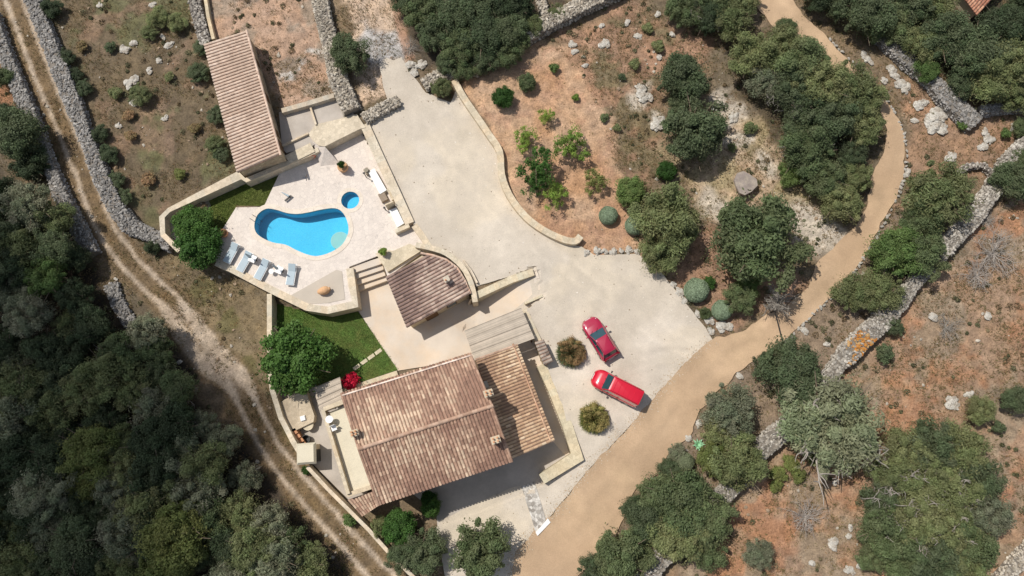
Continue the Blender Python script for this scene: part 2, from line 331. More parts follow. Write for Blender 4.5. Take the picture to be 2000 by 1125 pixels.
def mesh(name, v, f, c=None, smooth=False):
    me = bpy.data.meshes.new(name)
    v = np.asarray(v, np.float32); n = len(f)
    if isinstance(f, np.ndarray):
        k = f.shape[1]; me.vertices.add(len(v)); me.vertices.foreach_set('co', v.ravel()); me.loops.add(n*k); me.polygons.add(n)
        me.loops.foreach_set('vertex_index', f.ravel().astype(np.int32)); me.polygons.foreach_set('loop_start', np.arange(0, n*k, k, dtype=np.int32)); me.update(calc_edges=True)
    else: me.from_pydata([tuple(map(float, p)) for p in v], [], f)
    if c is not None:
        at = me.attributes.new('col', 'FLOAT_COLOR', 'FACE'); a = np.ones((n, 4), np.float32); a[:, :3] = np.asarray(c, np.float32).reshape(n, 3); at.data.foreach_set('color', a.ravel())
    if smooth: me.polygons.foreach_set('use_smooth', [True]*n)
    return me
def tag(o, label=None, cat=None, group=None, kind=None):
    if label: o['label'] = label
    if cat: o['category'] = cat
    if group: o['group'] = group
    if kind: o['kind'] = kind
    return o
def empty(name, loc, label, cat, group=None):
    o = bpy.data.objects.new(name, None); COL.objects.link(o); o.location = tuple(map(float, loc)); ORG[o.name] = np.array(loc, float); o.empty_display_size = .3
    return tag(o, label, cat, group)
def build(mb, name, m, parent=None, loc=None, smooth=False):
    """mb in world coordinates; origin at loc (or the parent's origin)"""
    if parent is not None: org = ORG[parent.name]
    elif loc is not None: org = np.array(loc, float)
    else: org = np.zeros(3)
    v = np.array(mb.v)-org; me = mesh(name, v, mb.f, mb.c, smooth); me.materials.append(m)
    o = bpy.data.objects.new(name, me); COL.objects.link(o)
    if parent is not None: o.parent = parent; ORG[o.name] = org
    else: o.location = tuple(map(float, org)); ORG[o.name] = org
    return o
def thing(mb, name, m, label, cat, group=None, loc=None, smooth=False):
    if loc is None: a = np.array(mb.v); loc = (a[:, 0].mean(), a[:, 1].mean(), a[:, 2].min())
    return tag(build(mb, name, m, None, loc, smooth), label, cat, group)
# ------------------------------------------------------------------ sheets
def sheet(name, outer, holes=(), z=None, dz=.02, m=None, grid=None, kind='structure', skirt=None, parent=None, colfn=None):
    polys = [[Vector((p[0], p[1], 0)) for p in outer]]+[[Vector((p[0], p[1], 0)) for p in h] for h in holes]
    flat = [p for q in polys for p in q]; tri = geometry.tessellate_polygon(polys)
    bm = bmesh.new(); vs = [bm.verts.new(p) for p in flat]
    for t in tri:
        try: bm.faces.new([vs[i] for i in t])
        except ValueError: pass
    if grid:
        xs = [p.x for p in flat]; ys = [p.y for p in flat]
        for ax, lo, hi in ((0, min(xs), max(xs)), (1, min(ys), max(ys))):
            c = lo+grid
            while c < hi:
                n = Vector((1, 0, 0)) if ax == 0 else Vector((0, 1, 0)); q = Vector((c, 0, 0)) if ax == 0 else Vector((0, c, 0))
                bmesh.ops.bisect_plane(bm, geom=bm.verts[:]+bm.edges[:]+bm.faces[:], plane_co=q, plane_no=n, dist=1e-5); c += grid
    a = np.array([v.co[:] for v in bm.verts])
    zz = np.full(len(a), z) if z is not None else gh(a[:, 0], a[:, 1])
    for v, q in zip(bm.verts, zz): v.co.z = q+dz
    bmesh.ops.recalc_face_normals(bm, faces=bm.faces[:])
    if sum(f.normal.z*f.calc_area() for f in bm.faces) < 0: bmesh.ops.reverse_faces(bm, faces=bm.faces[:])
    if skirt:
        be = [e for e in bm.edges if len(e.link_faces) == 1]
        r = bmesh.ops.extrude_edge_only(bm, edges=be)
        for v in [g for g in r['geom'] if isinstance(g, bmesh.types.BMVert)]: v.co.z -= skirt
    me = bpy.data.meshes.new(name); bm.to_mesh(me); bm.free(); me.materials.append(m)
    if colfn is not None:
        cv = np.zeros(len(me.vertices)*3, np.float32); me.vertices.foreach_get('co', cv); cv = cv.reshape(-1, 3)
        at = me.attributes.new('col', 'FLOAT_COLOR', 'POINT'); a4_ = np.ones((len(cv), 4), np.float32); a4_[:, :3] = colfn(cv[:, 0], cv[:, 1]); at.data.foreach_set('color', a4_.ravel())
    o = bpy.data.objects.new(name, me); COL.objects.link(o); ORG[o.name] = np.zeros(3)
    if parent is not None:
        o.parent = parent; me.transform(__import__('mathutils').Matrix.Translation(-parent.location)); ORG[o.name] = ORG[parent.name]
    elif kind: o['kind'] = kind
    return o
def rough_edge(pts, amp=.12, step=.35, closed=True):
    out = []; n = len(pts)
    for i in range(n if closed else n-1):
        a = np.array(pts[i][:2]); b = np.array(pts[(i+1) % n][:2]); L = np.linalg.norm(b-a); k = max(1, int(L/step)); nn = np.array([-(b-a)[1], (b-a)[0]])/(L+1e-9)
        for j in range(k):
            p = a+(b-a)*j/k; o = (fbm(p[0], p[1], 1.3, 5, 3)-.5)*2.2*amp; out.append(np.array([*(p+nn*float(o)), 0]))
    return out
road_out = [(1535,-30),(1560,20),(1600,58),(1645,108),(1690,150),(1735,203),(1762,245),(1768,300),(1757,365),(1738,410),(1712,455),(1675,520),(1640,562),(1590,612),(1560,640),(1520,674),(1450,720),(1390,776),(1357,825),(1345,855),(1308,878),(1292,918),(1238,962),(1205,1040),(1180,1082),(1130,1125),(1090,1170)]
road_in = [(1440,-30),(1490,30),(1520,60),(1555,85),(1600,130),(1650,170),(1700,195),(1728,235),(1728,290),(1702,350),(1692,410),(1650,462),(1602,508),(1578,560),(1545,590),(1500,612),(1450,648),(1392,664),(1330,715),(1290,765),(1245,815),(1200,862),(1150,915),(1110,965),(1068,1015),(1025,1058),(1006,1080),(1000,1125),(985,1170)]
drive_px = [(742,128),(752,112),(768,118),(784,112),(800,140),(832,182),(880,200),(893,172),(935,240),(972,300),(978,345),(1005,400),(1050,450),(1100,477),(1135,482),(1160,498),(1245,496),(1290,530),(1330,580),(1370,630),(1392,664),(1330,715),(1290,765),(1245,815),(1200,862),(1150,915),(1110,965),(1068,1015),(1025,1058),(1006,1080),(1000,1125),(985,1170),(880,1170),(868,1125),(862,1080),(850,1035),(862,1015),(1000,952),(1058,944),(1122,892),(1098,790),(1066,712),(1060,704),(1045,662),(1005,606),(1040,575),(1030,532),(930,560),(905,520),(860,490),(815,462),(780,390),(722,262),(715,240),(765,212),(748,170)]
def Gs(pts): return [G(a, b) for a, b in pts]
road_o = catmull(Gs(road_out), 4); road_i = catmull(Gs(road_in), 4)
road_poly = rough_edge(road_o, .24, .3, False)+rough_edge(road_i, .24, .3, False)[::-1]
drive_poly = Gs(drive_px)
orch_px = [(893,172),(935,240),(972,300),(978,345),(1005,400),(1050,450),(1100,477),(1135,482),(1240,490),(1240,440),(1225,400),(1240,365),(1205,330),(1190,270),(1160,200),(1130,140),(1095,100),(1030,95),(960,120),(920,150)]
orch_poly = rough_edge(Gs(orch_px), .12, .4)
lawn_px = [(540,588),(600,606),(640,613),(693,600),(777,722),(700,748),(665,740),(615,752),(560,770),(530,745),(530,600)]
lawn_poly = PP(lawn_px, -1.5)
lawn2_poly = lawn2_poly_
patio_poly = PP([(693,597),(683,526),(742,500),(757,545),(822,490),(870,503),(905,535),(922,577),(905,646),(1018,604),(1047,668),(1064,716),(1112,885),(1105,890),(930,700),(777,724)], -1.5)
yard_poly = PP([(852,1000),(800,960),(1000,880),(1075,860),(1050,760),(1030,690),(1064,716),(1112,885),(1143,903),(1062,948),(1020,962),(862,1022),(855,1035)], -1.5)
terrN_poly = Gs([(545,220),(655,188),(690,222),(700,232),(704,250),(632,288),(610,285),(560,300),(552,290)])
wside_poly = PP([(530,752),(612,750),(680,770),(720,970),(690,985),(600,895),(560,838)], -1.5)
# ------------------------------------------------------------------ ground
def axis(lo, hi, step, far):
    a = list(np.arange(lo, hi+1e-6, step)); s = step; x = lo
    while x > -far: s *= 1.35; x -= s; a.insert(0, x)
    s = step; x = hi
    while x < far: s *= 1.35; x += s; a.append(x)
    return np.array(a)
xs = axis(-56, 56, .2, 1200); ys = axis(-36, 46, .2, 1200)
X, Y = np.meshgrid(xs, ys); Z = gh(X.ravel(), Y.ravel()).reshape(X.shape)
Z = Z+(fbm(X, Y, .9, 11, 4)-.5)*.16*(np.hypot(X, Y) > -1)
fx = X+(fbm(X, Y, .5, 21)-.5)*3.0; fy = Y+(fbm(X, Y, .5, 31)-.5)*3.0
def zone(px, soft=.8, z=0): return sstep(-soft, soft, sdist(fx, fy, PP(px, z)))
def mixc(C, c, m): return C*(1-m[..., None])+np.array(lin(c))*m[..., None]
C = np.ones(X.shape+(3,))*np.array(lin((128,108,82)))
C = mixc(C, (112,98,76), sstep(.45, .6, fbm(X, Y, .22, 41)))
field = [(130,-60),(380,-60),(420,100),(460,330),(330,410),(290,445),(240,400),(180,260)]
C = mixc(C, (108,92,68), zone(field)*1.0)
C = mixc(C, (104,104,66), zone(field)*sstep(.5, .62, fbm(X, Y, .35, 44))*.7)
C = mixc(C, (134,108,84), zone(field)*sstep(.56, .68, fbm(X, Y, .5, 45))*.8)
redf = [(410,-60),(620,-60),(650,100),(690,215),(555,225),(480,60),(420,80)]
C = mixc(C, (178,144,116), zone(redf, .3)); C = mixc(C, (150,132,112), zone(redf, .3)*sstep(.48, .6, fbm(X, Y, .5, 47))*.9)
C = mixc(C, (196,186,172), sstep(.0, .6, 1.0-np.hypot(fx-P(622,108)[0], fy-P(622,108)[1])/.9)*1.0)
C = mixc(C, (180,174,166), sstep(.0, .8, 1.2-np.hypot(fx-P(575,150)[0], fy-P(575,150)[1])/1.5)*sstep(.45,.55,fbm(X,Y,1.2,48)))
pathN = [(660,-60),(770,-60),(790,80),(800,150),(760,200),(700,225),(690,120)]
C = mixc(C, (198,170,142), zone(pathN, .3)); 
C = mixc(C, (176,170,164), zone([(700,60),(765,58),(790,110),(780,140),(735,140),(715,95)], .5))
C = mixc(C, (172,130,102), sstep(.5, .2, seg_d(X, Y, PP([(765,-20),(785,60),(800,110)],1), False)/1.0-.1)*.8)
midr = [(1090,80),(1250,20),(1400,90),(1300,180),(1290,340),(1240,380),(1180,250),(1120,140)]
C = mixc(C, (150,116,88), zone(midr, 1.0)); C = mixc(C, (124,108,78), zone(midr)*sstep(.5, .6, fbm(X, Y, .5, 49)))
C = mixc(C, (172,132,102), zone(midr)*sstep(.56, .66, fbm(X, Y, .3, 50))*.8)
orch_z = [(870,165),(930,240),(960,300),(965,345),(990,400),(1040,460),(1100,490),(1140,500),(1250,500),(1262,440),(1235,400),(1235,360),(1205,330),(1195,270),(1165,200),(1125,140),(1095,100),(1030,92),(960,118),(915,150)]
C = mixc(C, (188,151,116), zone(orch_z, .35)); C = mixc(C, (182,138,100), zone(orch_z, .4)*sstep(.45, .6, fbm(X, Y, .3, 57))*.8); C = mixc(C, (172,130,100), zone(orch_z, .4)*sstep(.55, .65, fbm(X, Y, 1.1, 58))*.6)
clear_ = [(1290,300),(1350,330),(1430,230),(1510,240),(1560,330),(1640,460),(1600,510),(1480,400),(1390,440),(1330,360)]
C = mixc(C, (176,150,120), zone(clear_, 1.0)); C = mixc(C, (160,142,104), zone(clear_)*sstep(.45, .6, fbm(X, Y, .4, 51)))
for (a, b, r) in ((1395,405,1.3),(1560,430,1.6),(1620,470,1.6),(1500,320,1.0),(1590,440,1.3),(1440,280,1.2),(1250,190,1.1),(1285,240,.8),(1400,200,1.2),(1430,225,.9)):
    q = P(a, b); C = mixc(C, (192,178,158), sstep(0, .7, 1.0-np.hypot(fx-q[0], fy-q[1])/(r*1.5)))
sback = [(1300,540),(1390,440),(1590,560),(1500,620),(1400,660),(1350,600)]
C = mixc(C, (158,122,94), zone(sback, .5))
ne = [(1700,150),(1950,230),(1990,300),(1920,340),(1800,400),(1740,440),(1690,500),(1770,340),(1750,200)]
C = mixc(C, (152,120,92), zone(ne, .6)); C = mixc(C, (160,122,92), zone(ne)*sstep(.5, .62, fbm(X, Y, .35, 52)))
far_e = [(1560,800),(1640,720),(1800,540),(1940,420),(2100,330),(2200,1300),(1250,1300),(1430,960)]
C = mixc(C, (156,126,98), zone(far_e, .4)); C = mixc(C, (166,118,82), zone(far_e)*sstep(.42, .64, fbm(X, Y, .3, 53)*.6+.4*fbm(X, Y, 1.4, 59))*.9)
C = mixc(C, (146,128,104), zone(far_e)*sstep(.52, .62, fbm(X, Y, .4, 54))*.8)
verge = [(1450,720),(1560,640),(1740,420),(1850,430),(1640,700),(1500,860),(1300,1080),(1180,1082),(1290,918),(1390,776)]
C = mixc(C, (138,118,96), zone(verge, .4))
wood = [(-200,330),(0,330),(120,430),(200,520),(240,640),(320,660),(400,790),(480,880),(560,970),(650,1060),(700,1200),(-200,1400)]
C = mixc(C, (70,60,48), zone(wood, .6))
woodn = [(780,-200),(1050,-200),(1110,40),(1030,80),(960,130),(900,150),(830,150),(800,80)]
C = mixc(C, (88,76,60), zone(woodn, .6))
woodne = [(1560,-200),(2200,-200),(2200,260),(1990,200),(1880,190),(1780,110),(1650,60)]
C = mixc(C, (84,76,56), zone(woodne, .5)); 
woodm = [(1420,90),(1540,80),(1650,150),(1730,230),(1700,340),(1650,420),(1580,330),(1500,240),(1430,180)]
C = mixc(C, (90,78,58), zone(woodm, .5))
sw = [(290,490),(420,520),(520,575),(530,750),(600,890),(820,1125),(760,1150),(560,930),(430,720),(330,600)]
C = mixc(C, (126,108,78), zone(sw, .3)); C = mixc(C, (110,100,60), zone(sw)*sstep(.5, .6, fbm(X, Y, .5, 55)))
nw = [(-200,-200),(60,-60),(110,110),(40,250),(-200,300)]
C = mixc(C, (120,100,76), zone(nw)); C = mixc(C, (160,114,80), sstep(0, 1, 1.3-np.hypot(fx-P(5,190)[0], fy-P(5,190)[1])/2.5))
# the track: grass strip, bare ruts, loose rocky bits
trk = catmull(Gs([(-5,-60),(26,0),(75,127),(118,228),(160,332),(198,430),(241,498),(295,556),(331,587),(375,652),(410,700),(463,752),(500,822),(532,880),(582,945),(645,1016),(715,1095),(790,1170)]), 6)
dl = seg_d(X+ (fbm(X,Y,1.2,61)-.5)*.35, Y+(fbm(X,Y,1.2,62)-.5)*.35, trk, False)
C = mixc(C, (118,96,66), sstep(2.0, 1.2, dl)*.9)
def offs(pts, d):
    out = []
    for i, p in enumerate(pts):
        q = pts[min(i+1, len(pts)-1)]-pts[max(i-1, 0)]; q = q/np.linalg.norm(q[:2]); out.append(np.array([p[0]-q[1]*d, p[1]+q[0]*d, 0]))
    return out
rut = np.minimum(seg_d(X+(fbm(X,Y,1.5,63)-.5)*.4, Y+(fbm(X,Y,1.5,64)-.5)*.4, offs(trk, .72), False), seg_d(X+(fbm(X,Y,1.5,65)-.5)*.4, Y, offs(trk, -.72), False))
rutw = .16+.5*sstep(P(0,560)[1], P(0,640)[1], Y)*sstep(P(0,800)[1], P(0,700)[1], Y)
C = mixc(C, (186,166,142), sstep(rutw+.16, rutw-.10, rut)*(.75+.25*fbm(X, Y, 1.0, 66)))
C = mixc(C, (170,150,128), sstep(1.1, .5, dl)*sstep(P(0,585)[1], P(0,630)[1], Y)*sstep(P(0,790)[1], P(0,700)[1], Y)*sstep(.4, .55, fbm(X,Y,.8,67)))
C = C*(1+(fbm(X, Y, 2.4, 71)-.5)*.7)[..., None]; g_ = C.mean(-1, keepdims=True); C = C+(g_-C)*(.25*fbm(X, Y, .9, 72))[..., None]
nx, ny = len(xs), len(ys)
idx = np.arange(nx*ny).reshape(ny, nx)
f = np.stack([idx[:-1, :-1].ravel(), idx[:-1, 1:].ravel(), idx[1:, 1:].ravel(), idx[1:, :-1].ravel()], 1)
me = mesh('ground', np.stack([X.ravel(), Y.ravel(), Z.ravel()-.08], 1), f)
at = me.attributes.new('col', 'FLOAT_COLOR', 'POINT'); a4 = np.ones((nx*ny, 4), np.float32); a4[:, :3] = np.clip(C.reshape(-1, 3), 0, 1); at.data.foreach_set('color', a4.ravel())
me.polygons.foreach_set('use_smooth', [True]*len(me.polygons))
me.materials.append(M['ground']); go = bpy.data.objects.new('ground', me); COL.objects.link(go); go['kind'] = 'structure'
tyres = [catmull(Gs(p), 5) for p in ([(1370,690),(1300,660),(1220,600),(1130,540),(1040,470),(950,380),(880,290),(830,200),(790,140)], [(1340,700),(1290,700),(1240,715),(1205,750)], [(1330,690),(1260,690),(1210,690),(1170,650)], [(1300,740),(1240,700),(1180,600),(1100,520)], [(1100,930),(1150,860),(1200,780),(1260,640)])]
def drive_col(x, y):
    v = 1+(fbm(x, y, .28, 101, 4)-.5)*.32+(fbm(x, y, 1.6, 102, 3)-.5)*.22
    wx = x+(fbm(x, y, .6, 103)-.5)*.5; wy = y+(fbm(x, y, .6, 104)-.5)*.5
    for k, t_ in enumerate(tyres):
        for o_ in (-.68, .68): v = v+(-.08 if k % 2 else .07)*sstep(.30, .05, seg_d(wx, wy, offs(t_, o_), False))
    v = v*(1-.12*sstep(1.1, 0, seg_d(x, y, drive_poly))*fbm(x, y, .9, 105))
    warm = sstep(.5, .62, fbm(x, y, .22, 106)); pale = zonexy(x, y, [(1250,600),(1400,665),(1290,765),(1200,860),(1100,760),(1050,640)], 1.5)
    v = v+.05*pale
    return np.stack([v*(1+.02*warm), v, v*(1-.05*warm)+.015*pale], 1)
def zonexy(x, y, px, soft): return sstep(-soft, soft, sdist(x, y, PP(px, 0)))
rmid = [(road_o[int(t*(len(road_o)-1))]+road_i[int(t*(len(road_i)-1))])/2 for t in np.linspace(0, 1, 60)]
def road_col(x, y):
    wx = x+(fbm(x, y, .5, 111)-.5)*.7; wy = y+(fbm(x, y, .5, 112)-.5)*.7; d = seg_d(wx, wy, rmid, False)
    v = 1+(fbm(x, y, .35, 113, 4)-.5)*.34+(fbm(x, y, 1.8, 114, 3)-.5)*.22
    v = v-.09*sstep(.45, .05, d)+.05*sstep(.45, .1, np.abs(d-.85))-.10*sstep(1.5, 2.2, d)
    return np.stack([v*1.01, v, v*(.97+.05*fbm(x, y, .6, 115))], 1)
sheet('driveway', rough_edge(drive_poly, .10, .5), dz=.035, m=M['gravel'], grid=.3, colfn=drive_col)
sheet('road', road_poly, dz=.045, m=M['road'], grid=.3, colfn=road_col)
sheet('planting_strip', PP([(318,424),(402,378),(412,402),(372,440),(352,478),(326,462)], -.2), z=-.2, dz=0, m=M['bed'], skirt=.8)
sheet('lawn', lawn_poly, z=-1.5, dz=.03, m=M['lawn'])
sheet('upper_lawn', lawn2_poly, z=-.22, dz=0, m=M['lawn2'], skirt=.8)
sheet('patio', patio_poly, z=-1.5, dz=.026, m=M['patio'])
sheet('yard', yard_poly, z=-1.5, dz=.018, m=M['yard'])
sheet('side_yard', wside_poly, z=-1.5, dz=.022, m=M['yard'])
sheet('north_terrace', terrN_poly, z=.95, dz=.0, m=M['yard'], skirt=.6)
sheet('ramp', ramp_w, dz=.03, m=M['patio'], grid=.4)
coping_r = 1.3
def ring_out(poly, d):
    c = np.mean([p[:2] for p in poly], 0); out = []; n = len(poly)
    for i in range(n):
        q = np.array(poly[(i+1) % n][:2])-np.array(poly[i-1][:2]); q /= np.linalg.norm(q)+1e-9
        nn = np.array([q[1], -q[0]]); 
        out.append((poly[i][:2], nn))
    a = sum(poly[i][0]*poly[(i+1) % n][1]-poly[(i+1) % n][0]*poly[i][1] for i in range(n)); s = 1 if a > 0 else -1
    return [np.array([p[0]+nn[0]*d*s, p[1]+nn[1]*d*s, 0]) for p, nn in out]
pool_o = ring_out(pool_w, .42); spool_o = ring_out(spool_w, .36)
sheet('pool_deck', deck_w, holes=[ring_out(pool_w, .06), ring_out(spool_w, .06)], z=0, dz=.0, m=M['deck'], skirt=.25)
sheet('gravel_bed', PP([(568,577),(657,527),(668,530),(674,585),(640,592),(597,594)], 0), z=0, dz=.03, m=M['bed'], skirt=.02)
# gravel bed kerb and stepping path
# ------------------------------------------------------------------ pools
def pool(name, poly, rim, zf, label, step=None):
    c = np.mean([p[:2] for p in poly], 0); t = empty(name, (c[0], c[1], 0), label, 'pool')
    b = MB(); n = len(poly); a = sum(poly[i][0]*poly[(i+1) % n][1]-poly[(i+1) % n][0]*poly[i][1] for i in range(n)); pl = poly if a > 0 else poly[::-1]
    vs = [(p[0], p[1], 0.0) for p in pl]+[(p[0], p[1], zf) for p in pl]
    b.add(vs, [(i, n+i, n+(i+1) % n, (i+1) % n) for i in range(n)])
    tri = geometry.tessellate_polygon([[Vector((p[0], p[1], 0)) for p in pl]])
    b.add([(p[0], p[1], zf) for p in pl], [tuple(q) for q in tri])
    o = build(b, 'basin', M['pooltile'], t); bm = bmesh.new(); bm.from_mesh(o.data)
    for fc in bm.faces:
        if abs(fc.normal.z) > .9 and fc.normal.z < 0: fc.normal_flip()
    bm.to_mesh(o.data); bm.free()
    sheet('coping', rim, holes=[pl], z=0, dz=.03 if len(poly) > 40 else .022, m=M['coping'], skirt=.2, parent=t)
    return t
tp = pool('swimming_pool', pool_w, pool_o, -1.25, 'large kidney shaped blue swimming pool with stone coping')
sc_ = P(664, 470, -.5)
b = MB(); b.lathe((sc_[0], sc_[1], -1.22), [(.82, 0), (.82, .72), (.74, .74), (.01, .76)], 40)
# clip the round steps to the basin outline
bm = bmesh.new(); me = mesh('s', b.v, b.f); bm.from_mesh(me)
pin = ring_out(pool_w, -.01); 
for v in bm.verts:
    if not inside(np.array([v.co.x]), np.array([v.co.y]), pin)[0]:
        best = None
        for i_ in range(len(pin)):
            a_ = pin[i_][:2]; b_ = pin[(i_+1) % len(pin)][:2]; t_ = np.clip(((v.co.x-a_[0])*(b_-a_)[0]+(v.co.y-a_[1])*(b_-a_)[1])/((b_-a_)@(b_-a_)+1e-9), 0, 1); c_ = a_+(b_-a_)*t_; d_ = np.hypot(*(c_-np.array([v.co.x, v.co.y])))
            if best is None or d_ < best[0]: best = (d_, c_)
        v.co.x, v.co.y = best[1]
me2 = bpy.data.meshes.new('steps'); bm.to_mesh(me2); bm.free(); me2.materials.append(M['poolstep'])
me2.transform(__import__('mathutils').Matrix.Translation(-tp.location)); o = bpy.data.objects.new('entry_steps', me2); COL.objects.link(o); o.parent = tp
b = MB()
for s in (-.2, .2):
    q = P(501, 430, 0); d = np.array([.5, .85, 0]); n_ = np.array([.85, -.5, 0])
    b.tube([q+d*s-n_*.45, q+d*s-n_*.42+np.array([0, 0, .45]), q+d*s-n_*.1+np.array([0, 0, .55]), q+d*s+n_*.12, q+d*s+n_*.12+np.array([0, 0, -.9])], .018, 6)
build(b, 'ladder', M['chrome'], tp, smooth=True)
ts = pool('paddling_pool', spool_w, spool_o, -.72, 'small round blue paddling pool beside the large pool')
for poly, ofs in ((pool_w, 0), (spool_w, 0)):
    o = sheet('water', poly, z=-.13, dz=0, m=M['water'])
# ------------------------------------------------------------------ walls
def cols_stone(base, amp=.18): 
    k = 1+(rng.random()-.5)*2*amp; h = (rng.random()-.5)*.08; return (base[0]*k*(1+h), base[1]*k, base[2]*k*(1-h))
def coping_wall(name, pts, width, ztop, h=None, zbot=None, m=None, label='', cat='wall', group=None, closed=False, block=.45, lip=0.0, base=(1, 1, 1), jit=.006):
    pts = [np.array(p, float) for p in pts]; n = len(pts); b = MB()
    L, Rr = [], []
    for i, p in enumerate(pts):
        a = pts[i-1] if (i > 0 or closed) else p; c = pts[(i+1) % n] if (i < n-1 or closed) else p
        q = (c-a)[:2]; q /= np.linalg.norm(q)+1e-9; nn = np.array([-q[1], q[0]])
        if 0 < i < n-1 or closed:
            q1 = (p-a)[:2]; q1 /= np.linalg.norm(q1)+1e-9; n1 = np.array([-q1[1], q1[0]]); k = 1/max(.5, float(nn@n1))
        else: k = 1
        L.append(p[:2]+nn*width/2*k); Rr.append(p[:2]-nn*width/2*k)
    for i in range(n if closed else n-1):
        j = (i+1) % n; d = np.linalg.norm((pts[j]-pts[i])[:2]); k = max(1, int(round(d/block)))
        for u in range(k):
            t0, t1 = u/k, (u+1)/k; q = [Rr[i]+(Rr[j]-Rr[i])*t0, Rr[i]+(Rr[j]-Rr[i])*t1, L[i]+(L[j]-L[i])*t1, L[i]+(L[j]-L[i])*t0]
            zt = []
            for tt in (t0, t1, t1, t0):
                pz = pts[i]+(pts[j]-pts[i])*tt
                zt.append((ztop if ztop is not None else pz[2]+h)+(rng.random()-.5)*jit)
            mid = sum(q)/4; zb = zbot if zbot is not None else g1(mid[0], mid[1])-.35
            cb = cols_stone(base, .045)
            b.prism(q, zb, zt, cb)
    return thing(b, name, m or M['walltop'], label, cat, group)
def rubble_wall(name, pts, width, h, label, dens=1.15, tones=((150,142,132),(176,168,156),(128,120,112),(196,188,176)), group=None, lich=None, ragged=.15):
    width *= .9; pts = [np.array(p, float) for p in pts]; b = MB(); n = len(pts); core = lin((128,120,110))
    cum = [0]
    for i in range(n-1): cum.append(cum[-1]+np.linalg.norm((pts[i+1]-pts[i])[:2]))
    def at(s, o):
        i = min(max(np.searchsorted(cum, s)-1, 0), n-2); t = (s-cum[i])/(cum[i+1]-cum[i]+1e-9); p = pts[i]+(pts[i+1]-pts[i])*t
        q = (pts[i+1]-pts[i])[:2]; q /= np.linalg.norm(q)
        if t > .5 and i < n-2: q2 = (pts[i+2]-pts[i+1])[:2]; q2 /= np.linalg.norm(q2); q = q*(1.5-t)+q2*(t-.5); q /= np.linalg.norm(q)
        elif t <= .5 and i > 0: q2 = (pts[i]-pts[i-1])[:2]; q2 /= np.linalg.norm(q2); q = q*(.5+t)+q2*(.5-t); q /= np.linalg.norm(q)
        return np.array([p[0]-q[1]*o, p[1]+q[0]*o])
    tot = cum[-1]; ns = max(2, int(tot/.6)); prev = None
    W = lambda s: width*(1+ragged*(vn(s, 3.1, .5, 8)-.5)*2)
    for k in range(ns+1):
        s = tot*k/ns; ww = W(s)/2; a = at(s, ww*1.08); c = at(s, -ww*1.08); a2 = at(s, ww*.9); c2 = at(s, -ww*.9); mc = at(s, 0); z = g1(mc[0], mc[1])
        cur = [(a[0], a[1], z-.3), (a2[0], a2[1], z+h-.1), (c2[0], c2[1], z+h-.1), (c[0], c[1], z-.3)]
        if prev is not None:
            b.add(prev+cur, [(0, 1, 5, 4), (1, 2, 6, 5), (2, 3, 7, 6)], core)
        if k == 0: b.add(cur, [(0, 1, 2, 3)], core)
        if k == ns: b.add(cur, [(3, 2, 1, 0)], core)
        prev = cur
    sz_ = np.linspace(0, tot, 60); mz_ = np.array([at(q_, 0) for q_ in sz_]); hz_ = gh(mz_[:, 0], mz_[:, 1]); zg_ = lambda q_: float(np.interp(q_, sz_, hz_))
    cnt = int(tot*width*48*dens)
    tl = [lin(t) for t in tones]
    for _ in range(cnt):
        s = rng.random()*tot; ww = W(s)/2; o = (rng.random()*2-1)*ww; p = at(s, o); r = .055+.085*rng.random()**1.8
        z = zg_(s)+h-.10+rng.random()*.09-(abs(o)/ww)**4*.10
        t = tl[rng.integers(len(tl))]; k = (.68+.4*rng.random())*(.8+.35*float(vn(p[0], p[1], .8, 9))); c = (t[0]*k, t[1]*k, t[2]*k)
        if lich is not None and np.hypot(p[0]-lich[0], p[1]-lich[1]) < lich[2]*(.3+.35*rng.random()+.9*float(vn(p[0], p[1], 2.2, 5))): c = lin(((186, 128, 62), (172, 114, 56), (184, 148, 100))[rng.integers(3)]) if rng.random() < .85 else c
        b.rock((p[0], p[1], z), (r*1.5, r*.95, r*.7), c)
    for sgn in (-1, 1):                                   # faces of the wall
        for _ in range(int(tot*h*22*dens)):
            s = rng.random()*tot; ww = W(s)/2; v = rng.random(); p = at(s, sgn*(ww*(1.08-.15*v))); r = .07+.07*rng.random(); z = zg_(s)+v*(h-.1)
            t = tl[rng.integers(len(tl))]; k = .8+.4*rng.random(); b.rock((p[0], p[1], z), (r, r, r*.7), (t[0]*k, t[1]*k, t[2]*k))
    return thing(b, name, M['rubble'], label, 'stone wall', group, loc=(pts[n//2][0], pts[n//2][1], g1(pts[n//2][0], pts[n//2][1])))
GREY = ((146,142,137),(160,155,148),(132,128,122),(172,167,160)); WARM = ((176,166,149),(192,181,163),(160,148,131),(202,192,176))
rubble_wall('rubble_wall', Gs([(-8,35),(12,95),(38,160),(68,235),(92,300),(125,380),(160,450),(185,500)]), 1.25, .9, 'grey rubble dry stone wall along the left side of the rutted dirt track', tones=GREY)
rubble_wall('rubble_wall', Gs([(62,-15),(88,50),(118,125),(150,205),(180,285),(207,355),(235,412),(262,446),(300,462),(342,482)]), 1.4, .9, 'wide grey rubble dry stone wall between the dirt track and the scrub field', tones=GREY)
rubble_wall('rubble_wall', Gs([(378,-20),(392,40),(408,95)]), 1.1, .8, 'short overgrown rubble wall running up from the corner of the long tiled barn')
rubble_wall('rubble_wall', Gs([(622,-20),(634,40),(650,100),(664,165),(690,222)]), 1.55, .9, 'pale rubble wall between the red field and the earth path, passing the lone dark tree', tones=WARM)
rubble_wall('rubble_wall', Gs([(712,236),(742,218),(780,200)]), 1.15, .6, 'short stub of pale rubble wall at the mouth of the gravel yard', tones=WARM)
